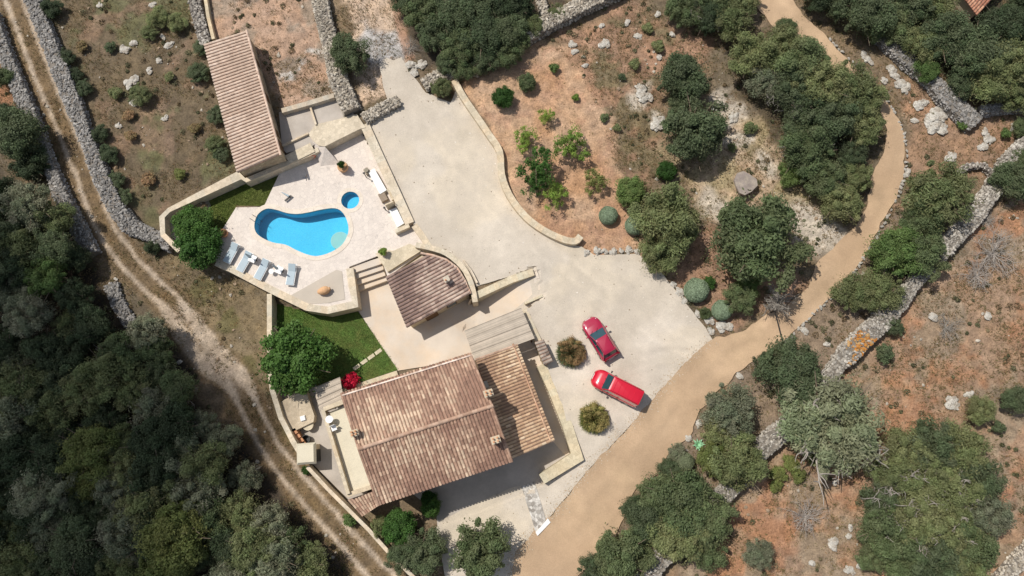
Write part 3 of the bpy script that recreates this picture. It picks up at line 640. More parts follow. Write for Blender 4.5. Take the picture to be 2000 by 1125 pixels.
rubble_wall('rubble_wall', Gs([(1020,82),(1060,58),(1110,32),(1160,8),(1220,-22)]), 1.5, 1.1, 'pale wide rubble wall sloping up from the dark trees to the top edge', tones=WARM)
rubble_wall('rubble_wall', Gs([(1050,-20),(1058,12),(1066,42)]), .8, .8, 'narrow rubble wall joining the pale wide wall at the top edge', tones=WARM)
rubble_wall('rubble_wall', Gs([(828,170),(858,153),(892,142),(935,138)]), 1.2, .7, 'low rubble wall behind the small grey shrub at the orchard corner', tones=WARM)
rubble_wall('rubble_wall', Gs([(1705,58),(1740,98),(1775,130),(1810,158),(1845,195),(1885,235),(1898,248)]), 1.5, .8, 'collapsing grey rubble wall through the rocky corner at upper right', tones=GREY, ragged=.35)
rubble_wall('rubble_wall', Gs([(1998,285),(1960,322),(1935,368),(1905,412),(1862,458),(1820,505),(1785,545),(1745,595),(1710,635),(1670,672),(1630,715),(1590,765),(1545,820),(1495,865),(1450,920),(1410,965),(1350,1035),(1290,1085),(1260,1135)]), 1.45, 1.0, 'long pale rubble wall with orange lichen running diagonally down the right side', tones=((168,160,148),(184,176,164),(150,142,130),(194,187,175)), lich=(*P(1672,668,1)[:2], 1.4), ragged=.25)
rubble_wall('rubble_wall', Gs([(1862,342),(1885,328),(1915,326),(1936,345),(1930,362)]), .45, .6, 'thin curved rubble wall looping off the long diagonal wall')
rubble_wall('rubble_wall', Gs([(1905,222),(1950,216),(2020,212)]), .9, .8, 'shaded grey rubble wall at the right edge below the dense trees', tones=GREY)
rubble_wall('rubble_wall', Gs([(2015,1062),(1985,1092),(1945,1135)]), 1.1, .8, 'pale rubble wall cutting the bottom right corner', tones=WARM)
rubble_wall('rubble_wall', Gs([(218,555),(232,592),(252,625),(262,640)]), 1.2, .4, 'broken heap of rubble wall at the forest edge left of the track', tones=GREY)
coping_wall('edging_wall', Gs([(403,-12),(411,40),(421,82)]), .3, None, .5, label='thin beige cut stone edging beside the overgrown rubble wall', base=(1.0,.92,.78))
coping_wall('orchard_wall', catmull(Gs([(888,162),(905,193),(930,230),(956,268),(976,300),(980,345),(995,385),(1025,425),(1060,452),(1098,470),(1122,474),(1133,464)]), 3), .58, None, .55, label='curved pale stone wall holding the red orchard soil above the gravel yard', base=(1.02,.96,.86))
coping_wall('boundary_wall', PP([(622,292),(596,304),(480,352),(468,342),(330,410),(316,424),(318,458),(350,490)], .9), .42, .9, zbot=-1.6, label='smooth beige boundary wall stepping round the pool garden', base=(1.02,.98,.92), block=.8)
coping_wall('terrace_parapet', PP([(422,512),(450,524),(530,566),(600,600),(640,606),(694,594),(688,560),(683,524)], .12), .62, .12, zbot=-1.75, label='pale stone parapet round the lower edge of the pool deck', base=(1.04,1.0,.94), block=.7)
coping_wall('yard_parapet', [P(712,243,1.05), P(740,305,.95), P(770,370,.8), P(800,436,.64)], .82, None, 0, zbot=-.4, label='broad pale stone wall between the pool deck and the gravel yard', base=(1.06,1.02,.96), block=.6)
coping_wall('end_wall', PP([(799,440),(772,452)], .6), .35, .615, zbot=-.4, label='short return wall closing the white counter end of the deck', base=(1.03,1.0,.92))
b = MB(); b.prism(PP([(602,262),(617,243),(655,234),(697,223),(714,249),(702,252),(634,286),(622,284),(612,276)], 1.1), -.3, 1.1, (1.06,1.03,.97)); thing(b, 'raised_walkway', M['walltop'], 'pale raised walkway with a stone face above the deck niche', 'walkway')
b = MB(); b.prism([P(610,274,1.06)[:2], P(635,287,1.06)[:2], P(664,320,.02)[:2], P(626,324,.02)[:2]], -.2, [1.06, 1.06, .012, .012]); thing(b, 'walkway_ramp', M['deck'], 'short pale paved ramp from the raised walkway down to the deck', 'ramp')
coping_wall('garden_wall', PP([(526,574),(526,640),(527,720),(531,760),(548,815),(572,862),(592,895)], -.15), .42, -.15, zbot=-1.9, label='smooth beige garden wall bending round the lawn and round tree', base=(1.02,.99,.93), block=.9)
coping_wall('boundary_wall', PP([(600,912),(640,955),(690,1005),(720,1035),(760,1080),(815,1135)], -.5), .3, -.5, zbot=-2.1, label='narrow pale boundary wall running down beside the dirt track', base=(1.05,1.0,.95), block=.7)
coping_wall('field_wall', PP([(550,216),(600,202),(652,186)], 1.5), .45, 1.5, zbot=.3, label='grey stone wall between the red field and the two walled pens', base=(.86,.84,.82))
coping_wall('pen_divider', PP([(603,200),(617,243)], 1.25), .16, 1.25, zbot=.6, label='thin pale dividing wall between the two walled pens', base=(1.05,.98,.9))
coping_wall('pen_divider', PP([(551,284),(602,260)], 1.2), .16, 1.2, zbot=.6, label='thin pale wall closing the pen next to the barn shadow', base=(1.05,.98,.9))
b = MB(); b.prism(PP([(556,304),(606,279),(615,296),(566,320)], 1.0), -.35, 1.0, (1,.97,.9)); thing(b, 'pump_house', M['walltop'], label='low flat topped beige stone pump housing beside the barn', cat='pump housing')
coping_wall('ramp_wall', PP([(926,579),(965,561),(1000,545),(1042,531)], .45), .62, .45, zbot=-1.8, label='pale curved retaining wall on the upper side of the ramp', base=(1.02,1.0,.9))
coping_wall('ramp_kerb', PP([(1025,592),(1060,577)], .25), .2, .2, zbot=-.6, label='low stone kerb at the lower end of the ramp', base=(1.02,1.0,.9))
coping_wall('pool_house_wall', catmull(PP([(812,478),(840,484),(872,495),(902,520),(918,548),(925,572),(928,590)], .75), 3), .46, .78, zbot=-1.8, label='curved pale retaining wall wrapping the back of the pool house roof', base=(1.05,1.02,.96), block=.6)
coping_wall('step_kerb', catmull(PP([(905,508),(920,528),(932,552)], .7), 2), .14, .7, zbot=.1, label='short curved kerb behind the pool house wall', base=(1.05,1.0,.95))
coping_wall('court_wall', PP([(1058,712),(1080,760),(1108,830),(1128,892),(1058,936)], -.35), .85, -.35, zbot=-1.8, label='broad yellowish stone border wall round the sunken court by the annex', base=(.98,.95,.82), block=.5)
coping_wall('kerb_wall', PP([(809,440),(824,460),(838,482)], .5), .55, .5, zbot=-.4, label='low kerb wall where the deck path meets the gravel yard', base=(1.04,1.0,.93))
coping_wall('retaining_wall', PP([(1023,604),(1050,662),(1066,704)], .14), .55, .14, zbot=-1.8, label='narrow retaining wall between the cane pergola and the gravel', base=(.98,.95,.88))
coping_wall('house_kerb', PP([(668,764),(776,728)], -1.4), .4, -1.4, zbot=-1.8, label='thin pale kerb along the north wall of the farmhouse', base=(1.0,.97,.88))
# boulders at the gravel edge
def boulder(px, py, r, label, group=None, name='boulder', m='lichen', flat=.6, n=None):
    """one craggy rock: a few angular lobes fused in a single mesh, half buried"""
    q = G(px, py); b = MB(); n = n or (1 if r < .3 else 5)
    for k in range(n):
        bm = bmesh.new(); bmesh.ops.create_icosphere(bm, subdivisions=3, radius=1); sd_ = rng.random()*90
        rr_ = r*(1 if n == 1 else (.45+.3*rng.random())); a = rng.random()*6.28; d = 0 if n == 1 else r*.62*rng.random()**.5
        for v in bm.verts:
            c = v.co; f1 = float(fbm(c.x*1.3+c.z*1.1+sd_, c.y*1.3-c.z*.9, 1.0, 1, 2)); f2 = float(fbm(c.x*4+c.z*3+sd_, c.y*4-c.z*3, 1.0, 3, 2)); k_ = 1+(f1-.5)*1.3+(f2-.5)*.45
            c.x = round(c.x*k_*4)/4*.35+c.x*k_*.65
            v.co = Vector((c.x*rr_*1.15, c.y*k_*rr_*.8, c.z*k_*rr_*flat))
        vs = np.array([v.co[:] for v in bm.verts]); an = rng.random()*3.1; ca, sa = math.cos(an), math.sin(an); vs = vs@np.array([[ca, -sa, 0], [sa, ca, 0], [0, 0, 1]]).T
        b.add(vs+np.array([q[0]+d*math.cos(a), q[1]+d*math.sin(a), q[2]+rr_*flat*.1]), [tuple(v.index for v in f_.verts) for f_ in bm.faces]); bm.free()
    return thing(b, name, M[m], label, 'rock', group, loc=q)
row = [(1143,492,.42),(1165,489,.38),(1182,491,.32),(1199,491,.36),(1213,490,.26),(1228,489,.34),(1243,490,.30)]
for i, (a, c, r) in enumerate(row): boulder(a, c, r, ['largest boulder at the orchard wall end of the boulder row', 'second boulder of the row along the gravel edge', 'third boulder of the row along the gravel edge', 'middle boulder of the row along the gravel edge', 'small boulder right of the middle of the row', 'sixth boulder of the row, one before the olive tree', 'last boulder of the row, under the grey olive tree'][i], 'boulders edging the orchard')
for a, c, r, l in ((1315,555,.38,'pale boulder at the gravel edge under the grey olive tree'),(1326,570,.5,'pale rock left of the clipped round shrub'),(1340,588,.5,'grey cracked boulder touching the clipped round shrub'),(1385,625,.5,'pale rock below the spiky shrub at the gravel corner'),(1390,648,.38,'dark grey rock at the corner where gravel meets road'),(1412,635,.6,'white rock below the small silver shrub'),(1425,640,.45,'pale rock at the road edge by the bare tree'),(1362,612,.4,'flat pale rock between the two silver shrubs'),
   (800,125,.5,'yellowish boulder right of the earth path'),(812,142,.65,'big yellowish boulder beside the earth path'),(822,128,.6,'tan boulder under the edge of the dark trees'),
   (1182,87,.55,'large white rock in the scrub above the orchard'),(1118,88,.4,'white rock near the dark trees above the orchard'),(1122,100,.4,'white rock just below another above the orchard'),(1175,50,.3,'small white rock below the wide rubble wall'),(1226,44,.35,'white rock near the top edge scrub'),(1246,73,.42,'white rock left of the pale path strip'),(1288,112,.38,'white rock above the dark green tree'),(1142,128,.3,'tan rock beside the orange soil streak'),(1285,27,.35,'pale rock at the top beside the green tree'),(1314,68,.3,'small pale rock below the dark green top tree'),
   (1250,180,.8,'wide flat pale rock in the orange scrub'),(1262,192,.7,'flat pale rock beside a wider one in the orange scrub'),(1286,240,.85,'flat bluish white rock at the dark tree left edge'),(1403,207,.7,'pale rock between the two dark green trees'),(1430,228,.6,'bluish pale rock right of the dark green tree'),
   (1686,105,.42,'white rock beside the upper road'),(1697,117,.5,'white oblong rock beside the upper road'),(1741,135,.6,'white rock in the rocky corner'),(1748,146,.5,'second white rock in the rocky corner'),(1728,158,.35,'small white rock near the road bend'),(1765,170,.75,'big white rock above the bright green tree shadow'),(1798,205,.75,'white rock below the tree in the rocky corner'),(1830,225,1.15,'largest white craggy outcrop by the collapsing wall'),(1822,240,.9,'white craggy rock at the foot of the largest outcrop'),(1838,255,.7,'bluish white rock below the largest outcrop'),(1785,235,.35,'small tan rock near the road bend'),
   (1860,308,.6,'white rock in the orange ground right of the road'),(1920,285,.55,'white rock near the right wall'),(1935,275,.6,'pale rock in the rocky patch at the right'),(1925,262,.5,'pale rock topmost of the rocky patch at the right'),(1985,250,.6,'white rock at the right edge by the green bush'),
   (1773,335,.35,'pink white stone block beside the road bend'),(1445,735,.32,'white rock on the verge below the bare tree'),(1572,646,.4,'white rock on the verge right of the road'),(1615,672,.3,'small white rock beside the lichen wall'),(1823,620,.5,'pale rock in the orange field'),(1930,617,.4,'tan rock in the orange field at the right'),(1860,785,.7,'long pale rock on the orange slope'),(1893,770,.4,'pale rock near the small bush on the orange slope'),
   (1627,1062,.55,'white rock in the red patch at the bottom right'),(1631,943,.3,'small white rock in the lower orange field'),(1662,1030,.28,'white stone above a larger one by the big tree'),(1657,1048,.28,'white stone left of the big tree'),(1586,1100,.3,'white rock near the grey bush at the bottom'),(1660,1115,.4,'white rock at the bottom edge'),(1680,1105,.35,'upright white rock at the bottom edge'),
   (240,98,.65,'large white rock in the scrub field'),(258,84,.45,'white rock above the large one in the scrub field'),(292,138,.4,'white rock in the middle of the scrub field'),(330,86,.45,'pale grey rock in the upper scrub field'),(258,160,.7,'pale flaky rock in the scrub field'),(262,200,.45,'white rock below the bush in the scrub field'),(298,10,.4,'white rock at the top of the scrub field'),(318,72,.3,'small pale rock in the upper scrub field'),(232,245,.35,'yellowish rock low in the scrub field'),(322,232,.4,'tan rock left of the barn'),(310,118,.35,'small white rock near the barn side of the field'),(195,10,.35,'elongated pale rock at the top of the scrub field'),
   (1345,855,.35,'stone at the road edge beside the agave'),(1364,828,.35,'pale stone at the inner road bend'),(350,707,.25,'small pale stone by the forest edge'),(226,545,.2,'single pale stone above the rubble heap')):
    boulder(a, c, r*.85, l, flat=.36)
# road edging stones (one mesh, many stones)
edge_px = [(1620,78),(1655,112),(1690,145),(1734,200),(1750,225),(1765,262),(1771,300),(1768,340),(1760,368),(1742,408),(1718,452),(1690,500),(1668,532),(1640,565),(1612,592),(1590,612),(1560,643),(1532,668)]
ep = catmull(Gs(edge_px), 5); cum = [0]
for i in range(len(ep)-1): cum.append(cum[-1]+np.linalg.norm((ep[i+1]-ep[i])[:2]))
b = MB(); b.rock((0, 0, 0), (1, .8, .55)); sme = mesh('edging_stone', b.v, b.f); sme.materials.append(M['lichen'])
s = 0; k = 0
while s < cum[-1]:
    i = min(max(np.searchsorted(cum, s)-1, 0), len(ep)-2); t = (s-cum[i])/(cum[i+1]-cum[i]+1e-9); p = ep[i]+(ep[i+1]-ep[i])*t
    r = .11+.1*rng.random()
    if rng.random() < .85:
        o = bpy.data.objects.new('edging_stone', sme); COL.objects.link(o); o.location = (p[0]+.12*(rng.random()-.5), p[1]+.12*(rng.random()-.5), g1(p[0], p[1])+.03); o.scale = (r*1.3, r, r); o.rotation_euler = (0, 0, rng.random()*6.28)
        tag(o, 'small pale stone in the row edging the outer side of the road', 'stone', 'edging stones along the road')
    s += .28+.3*rng.random()
# ------------------------------------------------------------------ roofs
def tile_quad(b, bb, A, B, Cc, D, pitch=.27, row=.38, pal=(), patch=.6, seed=0, clip=None, amp=.3, lift=.0):
    """A-B low edge, D-C high edge. b: tiles, bb: channel slab"""
    A, B, Cc, D = [np.array(p, float) for p in (A, B, Cc, D)]
    w_ = (np.linalg.norm(B-A)+np.linalg.norm(Cc-D))/2; l_ = (np.linalg.norm(D-A)+np.linalg.norm(Cc-B))/2
    nc = max(1, int(round(w_/pitch))); pal = [np.array(lin(c)) for c in pal]
    nrm = np.cross(B-A, D-A); nrm /= np.linalg.norm(nrm); nrm = nrm if nrm[2] > 0 else -nrm
    def S_(u, v): return (A+(B-A)*u)*(1-v)+(D+(Cc-D)*u)*v
    nr = max(1, int(round(l_/row)))
    for i in range(nc):
        u0, u1 = i/nc, (i+1)/nc; um = (u0+u1)/2; v0, v1 = (0, 1) if clip is None else clip(um)
        if v1-v0 < .03: continue
        n = max(1, int(round((v1-v0)*nr)))
        p = [S_(u0, v0), S_(u1, v0), S_(u1, v1), S_(u0, v1)]; q = [x-nrm*.12 for x in p]
        kk = .9+.2*rng.random()
        bb.add([x+nrm*.01 for x in p]+q, [(0, 1, 2, 3), (0, 4, 5, 1), (2, 6, 7, 3), (1, 5, 6, 2), (3, 7, 4, 0), (7, 6, 5, 4)], (kk, kk, kk))
        e = 1/nr*.08; r = w_/nc*.40; cj = (rng.random()-.5)*.35
        for j in range(n):
            a = v0+(v1-v0)*j/n-e; c = v0+(v1-v0)*(j+1)/n+e*.5
            P0 = S_(um, max(a, -.01)); P1 = S_(um, c); ax = (S_(u1, v0)-S_(u0, v0)); ax /= np.linalg.norm(ax); jt = (rng.random()-.5)*.02
            vs = []
            for Pp, rr, hh in ((P0, r*1.06, .02), (P1, r*.92, -.0)):
                for al in (0, .25, .5, .75, 1.0):
                    th = math.pi*al; vs.append(Pp+ax*(-math.cos(th)*rr+jt)+nrm*(math.sin(th)*rr*.85+.012+hh))
            nz = float(fbm(P0[0], P0[1], .35, seed+2, 3)); x = np.clip(nz*1.9-.5+cj+(rng.random()-.5)*.55, 0, .999)
            cidx = int(x*len(pal)); cl = pal[cidx]*(1+(rng.random()-.5)*amp)
            b.add(vs, [(0, 1, 6, 5), (1, 2, 7, 6), (2, 3, 8, 7), (3, 4, 9, 8), (0, 4, 3, 2, 1)], tuple(cl))
def ridge(b, a, c, r=.13, pal=((176,144,122),(192,162,140)), n=None):
    a = np.array(a, float); c = np.array(c, float); L = np.linalg.norm(c-a); n = n or int(L/.38); d = (c-a)/L; s = np.cross(d, (0, 0, 1)); s /= np.linalg.norm(s); u = np.cross(s, d)
    for i in range(n):
        p0 = a+(c-a)*i/n; p1 = a+(c-a)*((i+1)/n+.01); vs = []
        for pp, rr in ((p0, r*1.06), (p1, r*.94)):
            for al in np.linspace(0, math.pi, 6): vs.append(pp-s*math.cos(al)*rr+u*math.sin(al)*rr)
        cl = np.array(lin(pal[rng.integers(len(pal))]))*(.85+.3*rng.random())
        b.add(vs, [(k, k+1, k+7, k+6) for k in range(5)]+[(0, 5, 4, 3, 2, 1)], tuple(cl))
def chimney(parent, px, py, z0, z1, sz=(.55, .45), rz=.3, pots=4, m='wallr'):
    q = P(px, py, z1); b = MB(); b.box((q[0], q[1], (z0+z1)/2-.2), (sz[0], sz[1], z1-z0+.4), rz); b.box((q[0], q[1], z1+.035), (sz[0]+.12, sz[1]+.12, .07), rz)
    o = build(b, 'chimney', M[m], parent)
    ca, sa = math.cos(rz), math.sin(rz)
    for k in range(pots):
        u = ((k % 2)-.5)*sz[0]*.55; v = ((k//2)-.5)*sz[1]*.55; b2 = MB()
        b2.lathe((q[0]+u*ca-v*sa, q[1]+u*sa+v*ca, z1+.07), [(.07, 0), (.06, .22), (.08, .26), (.05, .28)], 8)
        build(b2, 'chimney_pot', M['terracotta'], o, smooth=False)
    return o
def window(parent, a, c, s, z, w=.8, h=1.1, name='window'):
    """window on the wall line a-c at fraction s, sill height z"""
    a = np.array(a[:2]); c = np.array(c[:2]); d = (c-a)/np.linalg.norm(c-a); n = np.array([d[1], -d[0]]); p = a+(c-a)*s; rz = math.atan2(d[1], d[0])
    b = MB(); b.box((*(p+n*.02), z+h/2), (w+.16, .09, h+.16), rz); o = build(b, name, M['wood'], parent)
    b = MB(); b.box((*(p+n*.055), z+h/2), (w, .05, h), rz); build(b, 'pane' if name == 'window' else 'door_leaf', M['glass'] if name == 'window' else M['wood'], o)
    return o
def walls(b, poly, z0, z1s, inset=.0):
    c = np.mean([p[:2] for p in poly], 0); pl = []
    for p in poly: d = p[:2]-c; L = np.linalg.norm(d); pl.append(np.array([*(c+d*(L-inset)/L), 0]))
    b.prism(pl, z0, z1s); return pl
# main house
PALM = ((150,117,99),(161,128,108),(172,139,117),(183,151,128),(194,165,140),(208,182,155))
hz0, hz1 = 3.7, 4.9
A_ = P(667,768,hz0); B_ = P(918,690,hz0); Rr_ = P(961,793,hz1); Rl_ = P(701,877,hz1); C_ = P(1000,901,hz0); D_ = P(740,986,hz0)
house = empty('farmhouse', (*np.mean([A_, B_, C_, D_], 0)[:2], -1.5), 'large stone farmhouse with gabled brown tiled roof', 'house')
b = MB(); poly = [A_, B_, Rr_, C_, D_, Rl_]; c0 = np.mean([p[:2] for p in poly], 0); pl = []
for p in poly: d = p[:2]-c0; L = np.linalg.norm(d); pl.append(np.array([*(c0+d*(L-.4)/L), 0]))
b.prism([pl[0], pl[1], pl[2], pl[5]], -1.7, [hz0-.1, hz0-.1, hz1-.22, hz1-.22]); b.prism([pl[5], pl[2], pl[3], pl[4]], -1.7, [hz1-.22, hz1-.22, hz0-.1, hz0-.1])
build(b, 'wall', M['wallr'], house)
b = MB(); bb = MB(); tile_quad(b, bb, B_, A_, Rl_, Rr_, .262, .36, PALM, seed=1); tile_quad(b, bb, D_, C_, Rr_, Rl_, .262, .36, PALM, seed=2)
ridge(b, Rl_+np.array([0, 0, .06]), Rr_+np.array([0, 0, .06]), .15)
rf = build(b, 'roof', M['tile'], house); build(bb, 'roof_base', M['tilebase'], house)
b = MB(); ridge(b, A_+(Rl_-A_)*.045+np.array([0, 0, .1]), B_+(Rr_-B_)*.045+np.array([0, 0, .1]), .07, ((226,204,186),(236,216,200))); build(b, 'eave_strip', M['tile'], house)
for a, c in ((A_, Rl_), (Rl_, D_), (B_, Rr_), (Rr_, C_)): b = MB(); ridge(b, a+np.array([0, 0, .07]), c+np.array([0, 0, .07]), .10, ((162,130,110),(180,148,126))); build(b, 'verge_tiles', M['tile'], house)
chimney(house, 692, 846, 4.3, 5.3, (.5, .4), .3); chimney(house, 954, 768, 4.0, 5.3, (.6, .42), .3); chimney(house, 968, 859, 4.0, 5.3, (.6, .45), .3)
q = P(950, 751, 4.4); b = MB(); b.box((q[0], q[1], 4.3), (.28, .55, .5), .35); build(b, 'flue', M['dark'], house)
for s in (.15, .38, .62, .85):
    window(house, pl[4], pl[3], s, 1.6); window(house, pl[4], pl[3], s, -.6)
for s in (.3, .7): window(house, pl[1], pl[0], s, 1.6)
window(house, pl[1], pl[0], .5, -1.45, 1.1, 2.1, 'door')
# annex
PALA = ((172,140,112),(187,155,124),(201,170,137),(213,184,151),(221,197,166))
a0 = P(929,703,1.9); a1 = P(1010,674,1.35); a2 = P(1083,861,1.35); a3 = P(1001,896,1.9)
annex = empty('annex', (*np.mean([a0, a1, a2, a3], 0)[:2], -1.5), 'single storey annex with lighter tan tiled roof against the farmhouse', 'building')
b = MB(); pla = walls(b, [a0, a1, a2, a3], -1.7, [1.75, 1.2, 1.2, 1.75], .3); build(b, 'wall', M['wallr'], annex)
b = MB(); bb = MB(); tile_quad(b, bb, a2, a1, a0, a3, .262, .36, PALA, seed=4, amp=.25)
build(b, 'roof', M['tile'], annex); build(bb, 'roof_base', M['tilebase'], annex)
b = MB(); ridge(b, a1+np.array([-.35, .1, .12]), a2+np.array([-.35, .1, .12]), .08, ((190,150,122),(206,170,140))); build(b, 'verge_tiles', M['tile'], annex); b = MB(); ridge(b, a0+np.array([0, 0, .06]), a1+np.array([0, 0, .06]), .1); build(b, 'verge_tiles', M['tile'], annex)
for s in (.25, .6): window(annex, pla[2] if False else pla[1], pla[2], s, -.5)
# long barn
PALB = ((194,170,150),(202,178,158),(208,185,165),(213,191,172),(204,180,160))
b0 = P(399,86,2.3); b1 = P(482,60,3.0); b2_ = P(548,301,3.0); b3 = P(464,337,2.3)
barn = empty('barn', (*np.mean([b0, b1, b2_, b3], 0)[:2], .6), 'long narrow stone barn with pinkish tiled lean-to roof', 'barn')
b = MB(); plb = walls(b, [b0, b1, b2_, b3], -.2, [2.15, 2.85, 2.85, 2.15], .25); build(b, 'wall', M['wallstone'], barn)
b = MB(); bb = MB(); tile_quad(b, bb, b0, b3, b2_, b1, .30, .40, PALB, seed=7, amp=.10); build(b, 'roof', M['tile'], barn); build(bb, 'roof_base', M['tilebase'], barn)
b = MB(); ridge(b, b1+np.array([0, 0, .05]), b2_+np.array([0, 0, .05]), .1, ((206,178,158),(216,190,170))); build(b, 'verge_tiles', M['tile'], barn)
for s in (.2, .5, .8): window(barn, plb[1], plb[2], s, 1.4, .6, .6)
window(barn, plb[1], plb[2], .9, .95, .9, 1.6, 'door')
# pool house with a roof cut round by the curved wall
PALP = ((126,106,98),(142,120,110),(158,136,124),(176,154,140),(194,174,158))
c0_ = P(795,640,.75); c1_ = P(919,575,.75); c2_ = P(897,496,.95); c3_ = P(754,540,1.05)   # A low-left ... 
pool_h = empty('pool_house', (*P(835,560,-1.5)[:2], -1.5), 'small stone pool house with curved edge brown tiled roof', 'building')
ol = [P(754,540,.95), P(822,495,1.0), P(845,499,.95), P(872,508,.9), P(893,524,.88), P(908,548,.85), P(919,574,.8), P(795,640,.8)]
b = MB(); cc = np.mean([p[:2] for p in ol], 0); plh = [np.array([*(cc+(p[:2]-cc)*.93), 0]) for p in ol]; b.prism(plh, -1.7, [p[2]-.15 for p in ol]); build(b, 'wall', M['wallr'], pool_h)
# columns run from the left edge to the curve
ua = ol[0]; ub = ol[7]; dirx = (P(919,574,.8)-P(795,640,.8)); Lx = np.linalg.norm(dirx)*1.12; dirx = dirx/np.linalg.norm(dirx)
fa = ua+dirx*Lx; fb = ub+dirx*Lx; fa[2] = fb[2] = 1.05
def clipf(u):
    s0 = ua+(ub-ua)*u; vs = [0.02]
    for v in np.linspace(.02, 1, 80):
        p = s0+dirx*Lx*v
        if inside(np.array([p[0]]), np.array([p[1]]), ol)[0]: vs.append(v)
    return (0, max(vs))
b = MB(); bb = MB(); tile_quad(b, bb, ub, ua, fa, fb, .30, .38, PALP, seed=9, amp=.3, clip=lambda u: clipf(1-u)); build(b, 'roof', M['tile'], pool_h); build(bb, 'roof_base', M['tilebase'], pool_h)
b = MB()
for i in range(1, 6): ridge(b, ol[i]+np.array([0, 0, .12]), ol[i+1]+np.array([0, 0, .12]), .1, ((206,170,146),(216,186,164)))
build(b, 'verge_tiles', M['tile'], pool_h)
chimney(pool_h, 872, 545, .8, 1.7, (.38, .38), .5, 1, 'walltop')
window(pool_h, plh[7], plh[6], .35, -1.45, 1.0, 2.0, 'door'); window(pool_h, plh[7], plh[6], .7, -.6)
# roof block north of the pool house: flat planter terrace
b = MB(); b.prism(PP([(734,496),(745,487),(768,490),(800,476),(818,483),(822,490),(757,531)], .3), -1.7, .3, (1.02,.99,.9)); thing(b, 'planter_terrace', M['walltop'], 'flat stone planter top between the steps and the pool house roof', 'planter')
# cane pergolas
def pergola(px, z, label, n=7, posts=True, m='cane'):
    q = [P(a, c, z) for a, c in px]; t = empty('pergola', (*np.mean(q, 0)[:2], -1.5), label, 'pergola')
    b = MB(); K = n
    for i in range(K):
        a = i/K+.001; c = (i+1)/K-.001
        e = [q[0]+(q[3]-q[0])*a, q[1]+(q[2]-q[1])*a, q[1]+(q[2]-q[1])*c, q[0]+(q[3]-q[0])*c]; kk = (.86+.28*rng.random())*(.6 if i % max(2, K//4) == 0 else 1); dz = .05*((i*4//K) % 2)+.01*rng.random()
        b.prism([x[:2] for x in e], z-.04+dz, z+dz, (kk, kk, kk), bottom=True)
    build(b, 'cane_roof', M[m], t)
    for i in range(4):
        b = MB(); c = np.mean(q, 0); p = c+(q[i]-c)*.93; b.tube([(p[0], p[1], -1.5), (p[0], p[1], z-.05)], .06, 8); build(b, 'post', M['wood'], t)
    b = MB()
    for a, c in ((0, 1), (3, 2)):
        p0 = q[a]+(np.mean(q, 0)-q[a])*.06; p1 = q[c]+(np.mean(q, 0)-q[c])*.06; b.tube([p0-np.array([0, 0, .09]), p1-np.array([0, 0, .09])], .05, 6)
    build(b, 'beam', M['wood'], t); return t
pergola([(907,646),(1018,601),(1044,661),(927,704)], .95, 'flat grey cane pergola between the ramp and the annex', 40)
pergola([(612,758),(664,736),(672,783),(626,806)], .9, 'small grey cane pergola beside the red bougainvillea', 26)
# roof terrace beside the house
tz = 1.6
tr = empty('roof_terrace', (*P(680,880,0)[:2], -1.5), 'pale raised roof terrace with brown edged parapet along the farmhouse', 'terrace')
b = MB(); b.prism(PP([(632,810),(676,792),(728,948),(684,965)], tz), -1.7, tz); build(b, 'floor', M['terrace'], tr)
def par(pts, wd, z0, z1, nm, m, parent):
    o = coping_wall(nm, pts, wd, z1, zbot=z0, m=m, label='x', cat='x', block=1.0, jit=.004, base=(.98,.93,.84))
    for k in ('label', 'category'): del o[k]
    o.parent = parent; o.location = o.location-parent.location; return o
par(PP([(630,800),(680,965)], tz+.55), .28, tz-.3, tz+.55, 'parapet', M['walltop'], tr)
par(PP([(632,799),(674,783)], tz+.55), .34, tz-.3, tz+.545, 'parapet', M['walltop'], tr)
par(PP([(677,967),(728,950)], tz+.3), .34, tz-.6, tz+.3, 'parapet', M['walltop'], tr)
# lean-to tile roof under the terrace
l0 = P(679,977,1.1); l1 = P(729,960,1.5); l2 = P(739,987,1.1); l3 = P(707,1008,.7)
lt = empty('lean_to', (*np.mean([l0, l1, l2, l3], 0)[:2], -1.5), 'small tiled lean-to at the lower left house corner', 'lean-to')
b = MB(); walls(b, [l0, l1, l2, l3], -1.7, [.9, 1.3, .9, .5], .15); build(b, 'wall', M['wallr'], lt)
b = MB(); bb = MB(); tile_quad(b, bb, l3, l2, l1, l0, .24, .36, PALM, seed=12); build(b, 'roof', M['tile'], lt); build(bb, 'roof_base', M['tilebase'], lt)
# small tile canopy by the sunken court
s0 = P(1045,668,.6); s1 = P(1061,663,.9); s2 = P(1080,705,.9); s3 = P(1063,713,.6)
cn = empty('tile_canopy', (*np.mean([s0, s1, s2, s3], 0)[:2], -1.0), 'narrow grey tiled canopy beside the sunken court steps', 'canopy')
b = MB(); walls(b, [s0, s1, s2, s3], -1.7, [.45, .75, .75, .45], .08); build(b, 'wall', M['wallstone'], cn)
b = MB(); bb = MB(); tile_quad(b, bb, s0, s3, s2, s1, .27, .3, ((120,108,98),(150,136,124),(170,156,142)), seed=14); build(b, 'roof', M['tile'], cn); build(bb, 'roof_base', M['tilebase'], cn)
